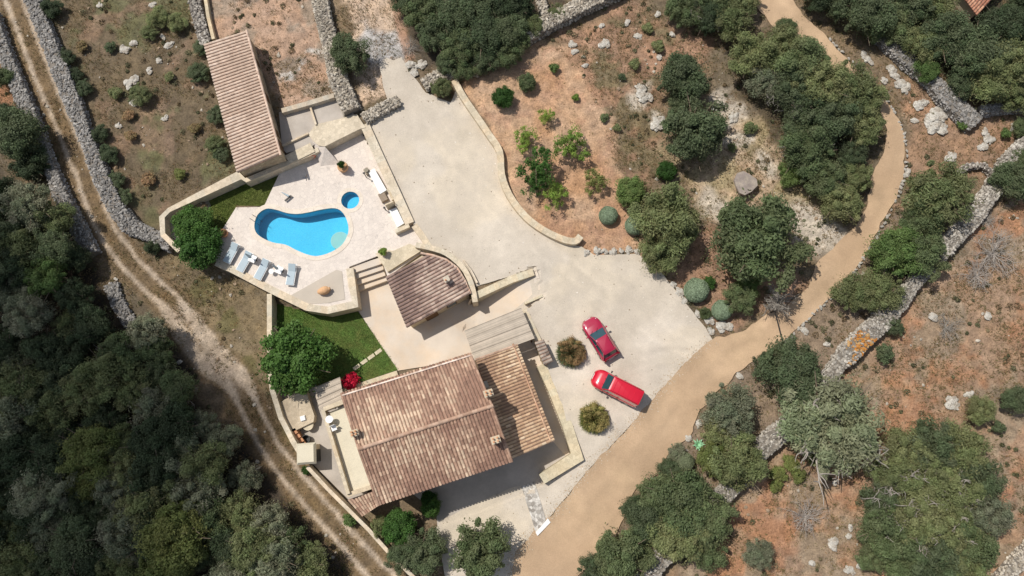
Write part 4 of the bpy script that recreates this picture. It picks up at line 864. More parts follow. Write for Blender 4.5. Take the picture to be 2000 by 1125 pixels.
# neighbour roof corner top right
n0 = P(1875,-25,3.0); n1 = P(1960,-25,3.0); n2 = P(1909,31,2.6); n3 = P(1883,-2,2.6)
nb = empty('neighbour_house', (*np.mean([n0, n1, n2], 0)[:2], 1.4), 'orange tiled roof corner among trees at the top right', 'house')
e0 = P(1908,31,2.6); e1 = P(1962,-30,2.9); e3 = P(1868,-22,2.9); e2 = e1+e3-e0; e2[2] = 3.2
b = MB(); walls(b, [e0, e1, e2, e3], .8, [2.4, 2.7, 3.0, 2.7], .3); build(b, 'wall', M['wallr'], nb)
b = MB(); bb = MB(); tile_quad(b, bb, e3, e0, e1, e2, .26, .36, ((182,130,104),(198,150,122),(166,114,92)), seed=15, amp=.15); build(b, 'roof', M['tile'], nb); build(bb, 'roof_base', M['tilebase'], nb)
# steps down from the deck
for i, (a, c) in enumerate((((681,522),(742,503)), ((684,534),(746,514)), ((687,546),(749,526)), ((690,558),(752,536)))):
    z = -.2-i*.28; p0, p1 = P(*a, z), P(*c, z); p2, p3 = P(c[0]+4, c[1]+12, z), P(a[0]+4, a[1]+13, z); b = MB(); b.prism([p0[:2], p1[:2], p2[:2], p3[:2]], -1.6, z)
    if i == 0: stp = empty('deck_steps', (*p0[:2], -1.5), 'flight of wide pale steps from the pool deck down to the patio', 'steps')
    build(b, 'step', M['patio'], stp)
# stair of red tiles, barbecue hut, platform, seat
pf = PP([(543,790),(556,780),(597,762),(614,812),(612,824),(566,846),(552,818)], -.6)
b = MB(); b.prism(pf, -1.7, -.62, (.9,.84,.76)); thing(b, 'stone_platform', M['walltop'], 'raised beige platform with a square white hatch beside the garden wall', 'platform', loc=(*np.mean(pf, 0)[:2], -1.5))
q = P(592, 817, -.6); b = MB(); b.box((q[0], q[1], -.56), (.42, .42, .1), .3); b.box((q[0], q[1], -.49), (.36, .36, .05), .3); thing(b, 'hatch', M['white'], 'square white hatch on the beige platform', 'hatch')
q = P(601, 830, -.8); b = MB(); b.lathe((q[0], q[1], -1.5), [(.3, 0), (.34, .5), (.46, .56), (.46, .66), (.01, .68)], 18, (1.02,1,.92)); thing(b, 'round_table', M['walltop'], 'round stone table against the beige platform', 'table', smooth=False)
b = MB(); 
for i in range(5):
    z = -.62-i*.16; a = P(562+6*i, 843+8*i, z); c = P(576+6*i, 836+8*i, z); d = P(582+6*i, 845+8*i, z); e = P(568+6*i, 852+8*i, z); b.prism([x[:2] for x in (a, c, d, e)], -1.7, z, (1,1,1))
thing(b, 'tile_stair', M['terracotta'], 'short stair of red tiles below the beige platform', 'stair')
q = P(598, 886, .3); hut = empty('barbecue_hut', (q[0], q[1], -1.5), 'square beige barbecue hut with plain hipped roof by the garden wall', 'hut')
b = MB(); b.box((q[0], q[1], -.65), (1.3, 1.4, 1.7), .08); build(b, 'wall', M['wallr'], hut)
b = MB(); b.box((q[0], q[1], .32), (1.6, 1.7, .26), .08, taper=.8); build(b, 'roof', M['terrace'], hut)
q2 = P(614, 890, -.2); b = MB(); b.box((q2[0], q2[1], -.9), (.35, 1.0, 1.1), .08); build(b, 'hearth', M['dark'], hut)
q = P(597, 858, -1); b = MB(); 
b.lathe((q[0], q[1], -1.5), [(.3, 0), (.38, .5), (.38, .52), (.32, .52), (.26, .1), (.01, .1)], 16); thing(b, 'metal_tub', M['dark'], 'dark round tub standing by the barbecue hut', 'tub')
# round white table on the roof terrace
q = P(643, 819, tz+.7); tb = empty('cafe_table', (q[0], q[1], tz), 'round white table on the pale roof terrace', 'table')
b = MB(); b.lathe((q[0], q[1], tz+.69), [(.28, 0), (.30, .02), (.30, .03), (.01, .035)], 24); build(b, 'table_top', M['white'], tb)
b = MB(); b.lathe((q[0], q[1], tz), [(.2, 0), (.2, .03), (.03, .06), (.03, .69)], 10); build(b, 'leg', M['white'], tb)
def chair(px, py, z, rz, label, m='dark', group=None):
    q = P(px, py, z+.45); t = empty('garden_chair', (q[0], q[1], z), label, 'chair', group); ca, sa = math.cos(rz), math.sin(rz)
    W_ = lambda x, y, zz: (q[0]+x*ca-y*sa, q[1]+x*sa+y*ca, z+zz)
    b = MB(); b.box(W_(0, 0, .44), (.42, .42, .03), rz); build(b, 'seat', M[m], t)
    b = MB(); b.box(W_(0, .21, .7), (.42, .03, .4), rz); build(b, 'backrest', M[m], t)
    for x in (-.18, .18):
        for y in (-.18, .18): b = MB(); b.tube([W_(x, y, 0), W_(x, y, .44)], .015, 5); build(b, 'leg', M[m], t)
chair(652, 836, tz, .4, 'thin wire garden chair beside the round white table', 'white')
q = P(678, 890, tz)
# kerb strips and stepping path on the lawn
pa = P(690,722,-1.5); pb = P(746,682,-1.5)
for i in range(4):
    t0, t1 = i/4+.02, (i+1)/4-.02; a = pa+(pb-pa)*t0; c = pa+(pb-pa)*t1; n = np.array([-(pb-pa)[1], (pb-pa)[0]]); n = n/np.linalg.norm(n)*.15; b = MB()
    b.prism([(a[:2]+n), (a[:2]-n), (c[:2]-n), (c[:2]+n)], -1.55, -1.43, (1,1,.9)); thing(b, 'paving_slab', M['walltop'], 'pale paving slab in the narrow path crossing the lawn', 'paving slab', 'slabs of the lawn path')
# cobbled strip from the yard to the road
cob = PP([(1020,950),(1045,942),(1072,1012),(1062,1042),(1040,1030)], -1.35); M['cobble'] = stone_mat('cobbles', (226,220,210), (150,142,132), 4.0, .16, bump=.8)
sheet('cobbled_path', Gs([(1018,950),(1044,940),(1066,1015),(1048,1044)]), dz=.075, m=M['cobble'], grid=.4)
b = MB(); qa, qb, qc, qd = Gs([(1046,1040),(1070,1012),(1075,1020),(1050,1046)]); zz = max(qa[2], qb[2])+.1
b.prism([x[:2] for x in (qa, qb, qc, qd)], zz-.5, zz); thing(b, 'threshold', M['white'], 'white painted threshold slab where the cobbled path meets the road', 'threshold')
# ------------------------------------------------------------------ deck furniture
def lounger(px, py, rz, label, sun=True):
    q = P(px, py, .35); t = empty('sun_lounger', (q[0], q[1], 0), label, 'sun lounger', 'sun loungers on the pool deck'); ca, sa = math.cos(rz), math.sin(rz)
    W_ = lambda x, y, zz: (q[0]+x*ca-y*sa, q[1]+x*sa+y*ca, zz)
    b = MB()
    for s in (-1, 1): b.box(W_(s*.34, 0, .32), (.06, 1.9, .06), rz)
    for s in (-1, 1): b.box(W_(0, s*.92, .32), (.66, .06, .06), rz)
    build(b, 'frame', M['white'], t)
    b = MB(); b.box(W_(0, -.32, .37), (.62, 1.2, .04), rz); build(b, 'seat', M['frame'], t)
    b = MB(); b.box(W_(0, .56, .50), (.62, .72, .04), rz, tilt=('x', .42)); build(b, 'backrest', M['frame'], t)
    for x in (-.33, .33):
        for y in (-.8, .75): b = MB(); b.box(W_(x, y, .15), (.05, .05, .3), rz); build(b, 'leg', M['white'], t)
lounger(452, 494, -.42, 'grey sun lounger half shaded by the bushy tree')
lounger(478, 511, -.45, 'grey sun lounger left of the first white parasol table')
lounger(512, 526, -.42, 'grey sun lounger between the two white parasol tables')
lounger(569, 536, -.10, 'grey sun lounger standing alone at the right end of the group')
def partable(px, py, label):
    q = P(px, py, .5); t = empty('parasol_table', (q[0], q[1], 0), label, 'table', 'white parasol tables between the loungers')
    b = MB(); b.box((q[0], q[1], .5), (.62, .62, .03), -.42); build(b, 'table_top', M['white'], t)
    for x in (-.25, .25):
        for y in (-.25, .25): b = MB(); b.tube([(q[0]+x, q[1]+y, 0), (q[0]+x, q[1]+y, .5)], .02, 5); build(b, 'leg', M['white'], t)
    t2 = empty('folded_parasol', (q[0], q[1], 0), label.replace('square white table with folded parasol', 'folded pale parasol through the white table'), 'parasol', 'folded parasols through the tables')
    b = MB(); b.tube([(q[0], q[1], 0), (q[0], q[1], 2.2)], .02, 6); build(b, 'pole', M['white'], t2)
    b = MB(); b.lathe((q[0], q[1], .95), [(.10, 0), (.13, .08), (.09, .6), (.05, 1.1), (.01, 1.25)], 10); build(b, 'canopy', M['frame'], t2)
    b = MB(); b.lathe((q[0], q[1], 0), [(.22, 0), (.22, .06), (.05, .1)], 14); build(b, 'base', M['dark'], t2)
partable(493, 505, 'square white table with folded parasol, the left one of two'); partable(545, 527, 'square white table with folded parasol, the right one of two')
q = P(530, 530, .4); b = MB(); b.lathe((q[0], q[1], 0), [(.12, 0), (.04, .03), (.04, .4), (.22, .42), (.22, .45), (.01, .455)], 20); thing(b, 'side_table', M['white'], 'little round white side table beside the middle lounger', 'table')
q = P(557, 380, .6); t = empty('folded_parasol', (q[0], q[1], 0), 'folded pale green parasol lying across a dark bar modelled as its shadow above the pool', 'parasol')
b = MB(); b.tube([(q[0]-.45, q[1]+.35, .25), (q[0]+.25, q[1]-.05, .32)], [.03, .09], 8); build(b, 'canopy', M['frame'], t)
b = MB(); b.box((q[0]+.15, q[1]-.2, .2), (.75, .14, .1), .75); build(b, 'base', M['dark'], t); b = MB(); b.tube([(q[0]-.45, q[1]+.35, .25), (q[0]-.6, q[1]+.45, .05)], .02, 5); build(b, 'pole', M['white'], t)  # the dark base bar is the parasol's shadow modelled as a solid
q = P(597, 346, .1); b = MB()
for a in (1.3, 3.1, 4.9): b.tube([(q[0], q[1], .08), (q[0]+.3*math.cos(a), q[1]+.3*math.sin(a), .02)], .025, 5)
thing(b, 'garden_sprinkler', M['chrome'], 'small three armed metal sprinkler on the upper deck', 'sprinkler')
def counter(px, z, label, name='counter', m='marble'):
    q = PP(px, z); b = MB(); b.prism([x[:2] for x in q], -.02, z); return thing(b, name, M[m], label, 'counter', loc=(*np.mean(q, 0)[:2], 0))
counter([(719,335),(731,329),(755,371),(742,379)], .45, 'long white counter against the yard wall')
counter([(760,411),(774,405),(789,436),(776,444)], .45, 'shorter white counter at the lower end of the yard wall')
b = MB(); q = P(748, 385, .3); b.box((q[0], q[1], .2), (.6, .8, .4), .5, (.5,.45,.42)); thing(b, 'sink_unit', M['walltop'], 'dark recessed stone sink between the two white counters', 'sink')
coping_wall('partition', PP([(752,400),(768,393)], 1.3), .12, 1.3, zbot=-.02, label='thin pale partition wall at the end of the shorter white counter', cat='partition', base=(1.02,.98,.88))
coping_wall('bench_back', PP([(757,368),(767,390)], .8), .22, .8, zbot=-.02, label='narrow stone ledge above the sink unit', cat='ledge', base=(1.02,.96,.85))
q = P(716, 333, .5); b = MB(); b.box((q[0], q[1], .25), (.45, .5, .5), .6, (.75,.72,.68)); b.lathe((q[0], q[1], .5), [(.16, 0), (.2, .15), (.01, .16)], 10, (.5,.5,.48)); thing(b, 'stone_basin', M['walltop'], 'grey stone basin at the upper end of the long white counter', 'basin')
b = MB(); q = P(712, 340, .8); b.tube([(q[0], q[1], 0), (q[0], q[1], 1.0)], .04, 6); b.box((q[0], q[1], 1.05), (.2, .12, .12), .3); thing(b, 'outdoor_tap', M['dark'], 'dark tap post beside the grey stone basin', 'tap')
b = MB(); q = P(752, 408, .3); b.tube([(q[0], q[1], 0), (q[0], q[1], .6)], .05, 6); b.box((q[0], q[1], .64), (.18, .14, .12), .2); thing(b, 'garden_light', M['dark'], 'small dark garden light beside the shorter counter', 'light')
q = P(607, 303, .7); b = MB(); n = np.array([.37, -.93]); 
vs = []; 
pts = [(q[0]+.30*math.cos(a)*.93+n[0]*.08, q[1]+.30*math.cos(a)*.37+n[1]*.08+.0, .45+.30*math.sin(a)) for a in np.linspace(0, 2*math.pi, 20)]
b.tube(pts, .06, 8, cap=False); thing(b, 'lifebuoy', M['orange'], 'orange lifebuoy hanging on the boundary wall above the deck', 'lifebuoy', smooth=True)
# ------------------------------------------------------------------ pots and plants
LEAFC = {}
def leaves_mesh(cent, nrm, size, aspect=2.0, br=None, r=rng):
    n = len(cent); t = r.normal(size=(n, 3)); a = np.cross(nrm, t); a /= np.linalg.norm(a, axis=1)[:, None]+1e-9; b = np.cross(nrm, a)
    s = size*(.6+.8*r.random((n, 1))); a = a*s*.5*aspect; b = b*s*.5
    v = np.stack([cent-a, cent+b, cent+a, cent-b], 1).reshape(-1, 3); f = np.arange(n*4).reshape(n, 4)
    br = np.ones(n) if br is None else br; c = np.repeat(br[:, None], 3, 1) if br.ndim == 1 else br; return v, f, c
def rdir(n, r, zmin=-1):
    d = r.normal(size=(n*3+20, 3)); d /= np.linalg.norm(d, axis=1)[:, None]; d = d[d[:, 2] > zmin][:n]; return d
def crown(seed, nc=38, nl=420, leaf=.055, cr=(.22, .38), spread=.72, zmin=-.45, lump=.25, flat=.8, aspect=1.8, inner=.12, twig=.0, hole=0):
    r = np.random.default_rng(seed); d = rdir(nc, r, zmin); k = spread*(1+(r.random(nc)-.5)*2*lump); C_ = d*k[:, None]*(r.random(nc)[:, None]**.35); C_[:, 2] *= flat
    V, B, NN = [], [], []
    for i in range(nc):
        R_ = cr[0]+(cr[1]-cr[0])*r.random(); dd = rdir(nl, r, -.5); n = len(dd); rad = R_*(.25+1.0*r.random(n)**.8); tx = 1+.9*(r.random(3)-.5)
        V.append(C_[i]+dd*rad[:, None]*tx); nn = dd*.8+r.normal(size=(n, 3))*.55+np.array([0, 0, .35]); NN.append(nn/np.linalg.norm(nn, axis=1)[:, None])
        hu = r.random(); B.append(np.array([1+.16*(hu-.5), 1.0, 1+.12*(hu-.5)])*(.84+.32*r.random())*(.72+.56*r.random((n, 1))))
    m_ = int(nc*nl*inner)
    if m_: V.append(np.clip(r.normal(size=(m_, 3)), -2.1, 2.1)*np.array([.38, .38, .30])); nn = r.normal(size=(m_, 3)); NN.append(nn/np.linalg.norm(nn, axis=1)[:, None]); B.append(np.array([1.05, .95, .95])*(.7+.4*r.random((m_, 1))))
    return leaves_mesh(np.concatenate(V), np.concatenate(NN), leaf, aspect, np.concatenate(B), r)
def pm(name, vfc, m):
    me = mesh(name, *vfc); me.materials.append(m); return me
CR = {
 'oak': [pm('crown', crown(100+i, 70, 430, .034, (.10, .27), .78, lump=.3, aspect=2.2), LF['mid']) for i in range(4)],
 'olive': [pm('crown', crown(200+i, 64, 360, .030, (.09, .26), .80, lump=.4, aspect=3.0, inner=.16), LF['mid']) for i in range(4)],
 'dense': [pm('crown', crown(300+i, 80, 380, .050, (.14, .26), .76, lump=.14, aspect=1.5, flat=.9), LF['mid']) for i in range(2)],
 'small': [pm('crown', crown(400+i, 22, 200, .085, (.2, .38), .66, lump=.3, aspect=2.2), LF['mid']) for i in range(3)],
 'loose': [pm('crown', crown(500+i, 30, 90, .052, (.10, .26), .85, lump=.4, aspect=2.2, inner=.05), LF['mid']) for i in range(3)],
 'tuft': [pm('crown', crown(520+i, 60, 200, .05, (.12, .24), .75, lump=.15, aspect=4.5, zmin=-.2, flat=.8), LF['rust']) for i in range(2)]}
def clipped(seed):
    r = np.random.default_rng(seed); d = rdir(12000, r, -.6); rad = 1+(r.random(len(d))-.5)*.10+(fbm(d[:, 0]+d[:, 2], d[:, 1]-d[:, 2], 1.6, 4)-.5)*.22; nn = d+r.normal(size=d.shape)*.5; nn /= np.linalg.norm(nn, axis=1)[:, None]
    return leaves_mesh(d*rad[:, None]*np.array([1, 1, .75]), nn, .05, 2.5, .8+.4*r.random(len(d)), r)
def spiky(seed, n=2600, L=1.0, wd=.012, up=.35):
    r = np.random.default_rng(seed); d = rdir(n, r, -.05); d[:, 2] = d[:, 2]*.8+up*.3; d /= np.linalg.norm(d, axis=1)[:, None]; n = len(d)
    l = L*(.7+.4*r.random(n))[:, None]; s = d*.15; t = np.cross(d, r.normal(size=(n, 3))); t /= np.linalg.norm(t, axis=1)[:, None]
    e = d*l; e[:, 2] -= .25*(e[:, 0]**2+e[:, 1]**2); m_ = (s+e)/2+r.normal(size=(n, 3))*.03; m_[:, 2] += .08
    v = np.stack([s-t*wd, s+t*wd, m_+t*wd*2.2, e, m_-t*wd*2.2], 1).reshape(-1, 3); f = np.arange(n*5).reshape(n, 5)
    c = np.repeat((.6+.7*r.random(n))[:, None], 3, 1); return v, f, c
def twigs(seed, n=60, segs=4, spread=1.0, r0=.03, sub=5, flat=.55):
    r = np.random.default_rng(seed); b = MB()
    def grow(p, d, L, rad, lev):
        pts = [p]; dd = d.copy()
        for k in range(segs): dd = dd+r.normal(size=3)*.28; dd[2] *= .9; dd /= np.linalg.norm(dd); p = p+dd*L/segs; pts.append(p)
        b.tube(pts, list(np.linspace(rad, rad*.4, len(pts))), 4 if lev else 5, cap=False)
        if lev < 2:
            for _ in range(sub): k = r.integers(1, len(pts)); nd = dd+r.normal(size=3)*.8; nd[2] = abs(nd[2])*.6; nd /= np.linalg.norm(nd); grow(pts[k], nd, L*.55, rad*.5, lev+1)
    for i in range(n): a = r.random()*6.28; d = np.array([math.cos(a), math.sin(a), flat*(.2+1.2*r.random())]); d /= np.linalg.norm(d); grow(np.array([0, 0, .05]), d, spread*(.5+.4*r.random()), r0, 0)
    return np.array(b.v), b.f, b.c
def trunkm(seed, nl=6, h=.85, r0=.085):
    r = np.random.default_rng(seed); b = MB(); top = np.array([r.normal()*.06, r.normal()*.06, h*.5])
    b.tube([(0, 0, -.15), (top[0]*.4, top[1]*.5, h*.25), top], [r0*1.3, r0, r0*.8], 8)
    for i in range(nl):
        a = 6.28*i/nl+r.random(); e = np.array([math.cos(a)*.6, math.sin(a)*.6, h*(.9+.5*r.random())]); m_ = top+(e-top)*.5+r.normal(size=3)*.07; b.tube([top, m_, e], [r0*.6, r0*.38, r0*.12], 5)
        for _ in range(3): e2 = e+r.normal(size=3)*.22; b.tube([m_+(e-m_)*.4, e2], [r0*.22, r0*.07], 4)
    return np.array(b.v), b.f, b.c
TR = [pm('trunk', trunkm(600+i), M['bark']) for i in range(3)]
TR2 = [pm('trunk', trunkm(610+i, 5, .45, .06), M['trunkred']) for i in range(2)]
DEAD = [pm('branches', twigs(700+i, 7, 4, 1.1, .05, 6), M['deadwood']) for i in range(2)]
TW = [pm('twigs', twigs(720+i, 26, 3, 1.1, .02, 4, .7), LF['twig']) for i in range(2)]
for m_ in TW: m_.materials.clear(); m_.materials.append(M['deadwood'])
BALL = pm('foliage', clipped(1), LF['santolina']); SPK = [pm('foliage', spiky(5+i), LF['rust']) for i in range(2)]
def child(name, me, parent, mt=None, loc=(0, 0, 0), rz=0, sc=(1, 1, 1)):
    o = bpy.data.objects.new(name, me); COL.objects.link(o); o.parent = parent; o.location = loc; o.rotation_euler = (0, 0, rz); o.scale = sc
    if mt is not None: o.material_slots[0].link = 'OBJECT'; o.material_slots[0].material = mt
    return o
PXM = D0/F
def tree(px, py, rpx, kind, tone, label, group=None, name='tree', hr=.85, cat='tree', bare=0.0, tall=None):
    """crown seen centred on px,py with radius rpx"""
    zc = 1.5
    for _ in range(4):
        q = P(px, py, zc); r = rpx*PXM*(H-zc)/H; g = g1(q[0], q[1]); lift = (tall if tall is not None else .85)*r*hr; zc = g+lift
    t = empty(name, (q[0], q[1], g), label, cat, group); t.scale = (r, r, r*hr); t.rotation_euler = (0, 0, rng.random()*6.28)
    lz = lift/(r*hr)
    me = CR[kind][rng.integers(len(CR[kind]))]; child('crown', me, t, LF[tone], (0, 0, lz), rng.random()*6.28)
    tm = (TR if rpx > 28 else TR2); child('trunk', tm[rng.integers(len(tm))], t, None, (0, 0, 0), 0, (1, 1, lz/.85))
    if bare: child('dead_branches', DEAD[rng.integers(2)], t, None, (.1, .05, lz*.6), rng.random()*6, (bare, bare, bare*1.1))
    return t
def ball(px, py, rpx, label, tone='santolina'):
    q = P(px, py, .5); g = g1(q[0], q[1]); r = rpx*PXM; q = P(px, py, g+r*.5); t = empty('clipped_shrub', (q[0], q[1], g), label, 'shrub'); t.scale = (r, r, r)
    child('foliage', BALL, t, LF[tone], (0, 0, .5)); child('stem', TR2[0], t, None, (0, 0, 0), 0, (1, 1, .8))
def spk(px, py, rpx, label, tone, tone2=None):
    g = G(px, py); r = rpx*PXM; q = P(px, py, g[2]+.4*r); t = empty('spiky_shrub', (q[0], q[1], g[2]), label, 'shrub'); t.scale = (r, r, r*.9)
    child('foliage', SPK[0], t, LF[tone], (0, 0, .15)); child('dome', CR['olive'][1], t, LF[tone2 or tone], (.04, -.03, .42), 0, (.82, .9, .8)); 
    if tone2: child('inner_foliage', SPK[1], t, LF[tone2], (0, 0, .1), 2.0, (.85, .85, 1.05))
def twig(px, py, rpx, label, group=None):
    g = G(px, py); r = rpx*PXM; t = empty('bare_shrub', g, label, 'shrub', group); t.scale = (r, r, r*.8); child('twigs', TW[rng.integers(2)], t, None, (0, 0, 0), rng.random()*6)
tree(680,105,46,'oak','dark','lone dark green tree standing on the rubble wall by the earth path')
tree(862,170,23,'olive','olive','small grey-green shrub at the orchard corner of the gravel yard', name='shrub', cat='shrub')
tree(982,190,25,'dense','citrus','round glossy dark citrus tree in the orchard')
tree(1030,161,21,'dense','mid','round green citrus tree right of the darker one')
tree(1082,132,12,'small','bright','small bright green sapling near the top of the orchard', name='sapling', cat='sapling')
tree(1124,190,9,'small','fig','tiny seedling at the right side of the orchard', name='sapling', cat='sapling')
tree(1069,226,19,'loose','fig','light green loose young tree below the round citrus', name='sapling', cat='sapling', hr=1.1)
tree(1028,272,28,'loose','fig','sparse leafy fruit tree nearest the curved wall')
tree(1052,322,42,'loose','laurel','large sparse fruit tree in the middle of the orchard', hr=1.2)
tree(1045,355,30,'loose','laurel','sparse low fruit tree below the large one')
tree(1112,285,38,'loose','fig','yellowish sparse fruit tree right of the large one')
tree(1082,378,30,'loose','fig','sparse trailing tree lowest in the orchard group'); tree(1160,352,28,'loose','yellow','thin sparse fruit tree near the clearing')
tree(1232,374,33,'dense','bright','bright green bushy tree above the clipped round shrub', hr=.9)
tree(1302,333,22,'dense','citrus','small dark green shrub above the grey olive tree', name='shrub', cat='shrub')
ball(1188,421,18,'round clipped grey-green shrub on the red orchard soil'); ball(1240,440,19,'round clipped shrub half hidden under the grey olive tree')
ball(1360,567,23,'largest round clipped grey-green shrub at the gravel corner'); ball(1335,903,19,'pale rounded grey shrub below the agave', 'pale'); ball(1410,606,19,'loose silver rounded shrub behind the white rock')
tree(1386,551,14,'small','citrus','little dark green bush touching the largest clipped shrub', name='shrub', cat='shrub')
spk(1378,612,13,'small spiky tuft between boulders at the gravel corner','mid'); spk(1115,688,31,'red-brown spiky bush ringed with stones beside the cars','mid','rust'); spk(1160,817,31,'golden green spiky bush beside the road','yellow','gold')
tree(1305,430,74,'olive','olive','big grey-green olive tree overhanging the gravel edge'); tree(1290,500,42,'olive','olive','lower grey-green olive limb spreading over the boulders')
tree(1480,470,98,'oak','mid','large mid green tree beside the road, widest of the middle trees')
tree(1355,255,72,'oak','dark','big dark green tree left of the clearing'); tree(1333,150,58,'oak','dark','dark green tree above the big dark one'); tree(1330,195,30,'olive','dark','dark low bush linking the two dark green trees', name='shrub', cat='shrub')
UP = 'dense trees inside the road bend'
for a in ((1335,18,42,'oak','mid'),(1385,35,42,'oak','deep'),(1430,35,50,'olive','olive'),(1400,5,45,'oak','mid'),(1455,0,40,'olive','olive'),(1470,110,55,'olive','olive'),(1525,90,52,'olive','olive'),(1535,55,25,'oak','mid'),(1560,125,62,'olive','mid'),(1600,165,62,'olive','olive'),(1655,175,58,'olive','olive'),(1690,190,42,'olive','olive'),(1545,185,55,'olive','dark'),(1620,225,60,'oak','dark'),(1680,245,48,'olive','olive'),(1560,245,40,'oak','dark'),(1660,300,34,'olive','dark'),(1500,160,45,'olive','grey')):
    tree(a[0], a[1], a[2], a[3], a[4], {'mid': 'mid green', 'deep': 'very dark', 'olive': 'grey-green', 'dark': 'dark green', 'grey': 'pale grey'}[a[4]]+' tree in the dense clump inside the road bend', UP, bare=.0 if rng.random() < .6 else .8)
tree(1570,290,58,'olive','mid','green tree right of the clearing with a forked bare branch', bare=.8); tree(1610,345,48,'olive','mid','green tree crown between clearing and road'); tree(1640,400,45,'olive','olive','lowest tree of the clump, shading the road'); tree(1668,345,34,'olive','olive','small grey-green crown at the inner road edge'); tree(1545,335,30,'olive','bright','lighter green low bush at the right edge of the clearing', name='shrub', cat='shrub')
tree(1445,585,32,'oak','mid','green bush below the large road tree', name='shrub', cat='shrub'); tree(1462,555,26,'oak','bright','lighter bush beside the bare grey tree', name='shrub', cat='shrub')
NE_ = 'dense trees in the upper right corner'
for a in ((1600,-8,42,'deep'),(1640,5,45,'dark'),(1695,25,60,'dark'),(1750,50,45,'mid'),(1775,15,50,'dark'),(1715,55,35,'mid'),(1822,8,44,'olive'),(1850,75,58,'dark'),(1900,110,62,'dark'),(1800,85,45,'olive'),(1960,60,60,'deep'),(1975,130,62,'olive'),(1930,160,55,'olive'),(1880,165,35,'dark'),(1990,185,40,'olive'),(1972,28,28,'dark'),(2005,-5,40,'deep')):
    tree(a[0], a[1], a[2], 'olive' if a[3] == 'olive' else 'oak', a[3], {'mid': 'mid green', 'deep': 'very dark', 'olive': 'grey-green', 'dark': 'dark green'}[a[3]]+' tree crown in the dense wood at the upper right', NE_)
tree(1810,138,30,'oak','bright','bright green tree on the collapsing rubble wall'); tree(1880,245,12,'small','bright','small bright green bush at the end of the collapsing wall', name='shrub', cat='shrub'); tree(1965,260,12,'small','bright','bright leafy bush beside the rocky patch', name='shrub', cat='shrub')
tree(1978,355,45,'oak','dark','dark green tree at the right edge below the wall'); tree(1995,250,22,'oak','mid','green bush cut by the right edge near the rocks', name='shrub', cat='shrub'); tree(1995,315,25,'oak','mid','green tree crown at the right edge above the dark one')
tree(1835,385,70,'olive','olive','big grey-green tree against the looping wall'); tree(1800,430,45,'olive','mid','green crown below the big grey-green tree')
tree(1745,490,55,'oak','bright','bright green bush beside the road below the bend', name='shrub', cat='shrub'); tree(1805,500,48,'oak','mid','green bush between the bright one and the diagonal wall', name='shrub', cat='shrub')
tree(1668,570,40,'olive','olive','grey-green shrub nearest the road on the verge', name='shrub', cat='shrub'); tree(1715,570,45,'olive','olive','grey-green shrub against the diagonal wall', name='shrub', cat='shrub')
tree(1545,728,65,'oak','dark','dark green tree at the foot of the lichen wall'); tree(1500,715,30,'oak','deep','dark bush left of the dark tree by the wall', name='shrub', cat='shrub')
tree(1618,820,98,'olive','pale','wide pale lichen covered tree beside the diagonal wall', bare=1.0, hr=.7); tree(1745,640,20,'olive','dark','dark bush behind the lichen wall', name='shrub', cat='shrub'); tree(1728,690,20,'small','dark','small dark tuft in the field behind the wall', name='shrub', cat='shrub')
tree(1425,805,52,'olive','grey','grey-green bush at the inner bend of the road', name='shrub', cat='shrub'); tree(1400,835,35,'olive','olive','low grey-green bush above the agave', name='shrub', cat='shrub')
tree(1440,905,55,'olive','olive','olive coloured tree between agave and diagonal wall'); tree(1395,895,35,'oak','yellow','yellow-green bush right of the agave', name='shrub', cat='shrub'); tree(1322,885,18,'olive','grey','small grey bush at the road edge above the round one', name='shrub', cat='shrub'); tree(1308,918,24,'oak','dark','dark bush left of the pale rounded shrub', name='shrub', cat='shrub')
RB = 'trees along the lower right road edge'
for a in ((1335,975,62,'mid'),(1290,965,45,'mid'),(1375,1010,55,'mid'),(1320,1045,55,'olive'),(1265,1010,42,'dark'),(1240,995,30,'dark'),(1375,1065,42,'mid')):
    tree(a[0], a[1], a[2], 'oak', a[3], {'mid': 'mid green', 'olive': 'grey-green', 'dark': 'dark green'}[a[3]]+' tree in the clump between the lower road and the red field', RB, bare=.7 if a[1] == 1010 else 0)
tree(1215,1090,55,'oak','mid','green tree at the bottom edge beside the road'); tree(1160,1115,30,'oak','dark','dark low bush at the bottom road edge', name='shrub', cat='shrub'); tree(1245,1060,30,'oak','mid','green bush above the bottom edge tree', name='shrub', cat='shrub')
tree(1482,1085,28,'olive','grey','greyish low bush in the lower red field', name='shrub', cat='shrub')
BR = 'crowns of the big tree clump at the lower right'
for a in ((1760,880,48,'olive'),(1820,865,52,'dark'),(1880,880,50,'olive'),(1915,940,48,'dark'),(1740,930,42,'olive'),(1720,975,42,'dark'),(1800,930,50,'olive'),(1860,960,50,'olive'),(1925,1000,45,'grey'),(1725,1040,50,'mid'),(1780,1010,50,'olive'),(1845,1030,55,'olive'),(1890,1060,52,'mid'),(1760,1090,50,'mid'),(1820,1100,55,'dark'),(1880,1110,45,'olive'),(1700,1085,30,'mid')):
    tree(a[0], a[1], a[2], 'olive', a[3], {'mid': 'mid green', 'olive': 'grey-green', 'dark': 'dark green', 'bright': 'bright green', 'grey': 'pale grey'}[a[3]]+' crown in the big tree clump at the lower right', BR, bare=1.15 if a[:2] in ((1860,960),(1780,1010),(1800,930),(1845,1030),(1740,930)) else 0)
tree(1912,800,30,'olive','olive','low olive bush on the orange slope at the right', name='shrub', cat='shrub'); tree(1985,782,30,'oak','dark','dark bush at the right edge of the orange slope', name='shrub', cat='shrub'); tree(1950,835,14,'small','dark','small dark tuft below the low olive bush', name='shrub', cat='shrub')
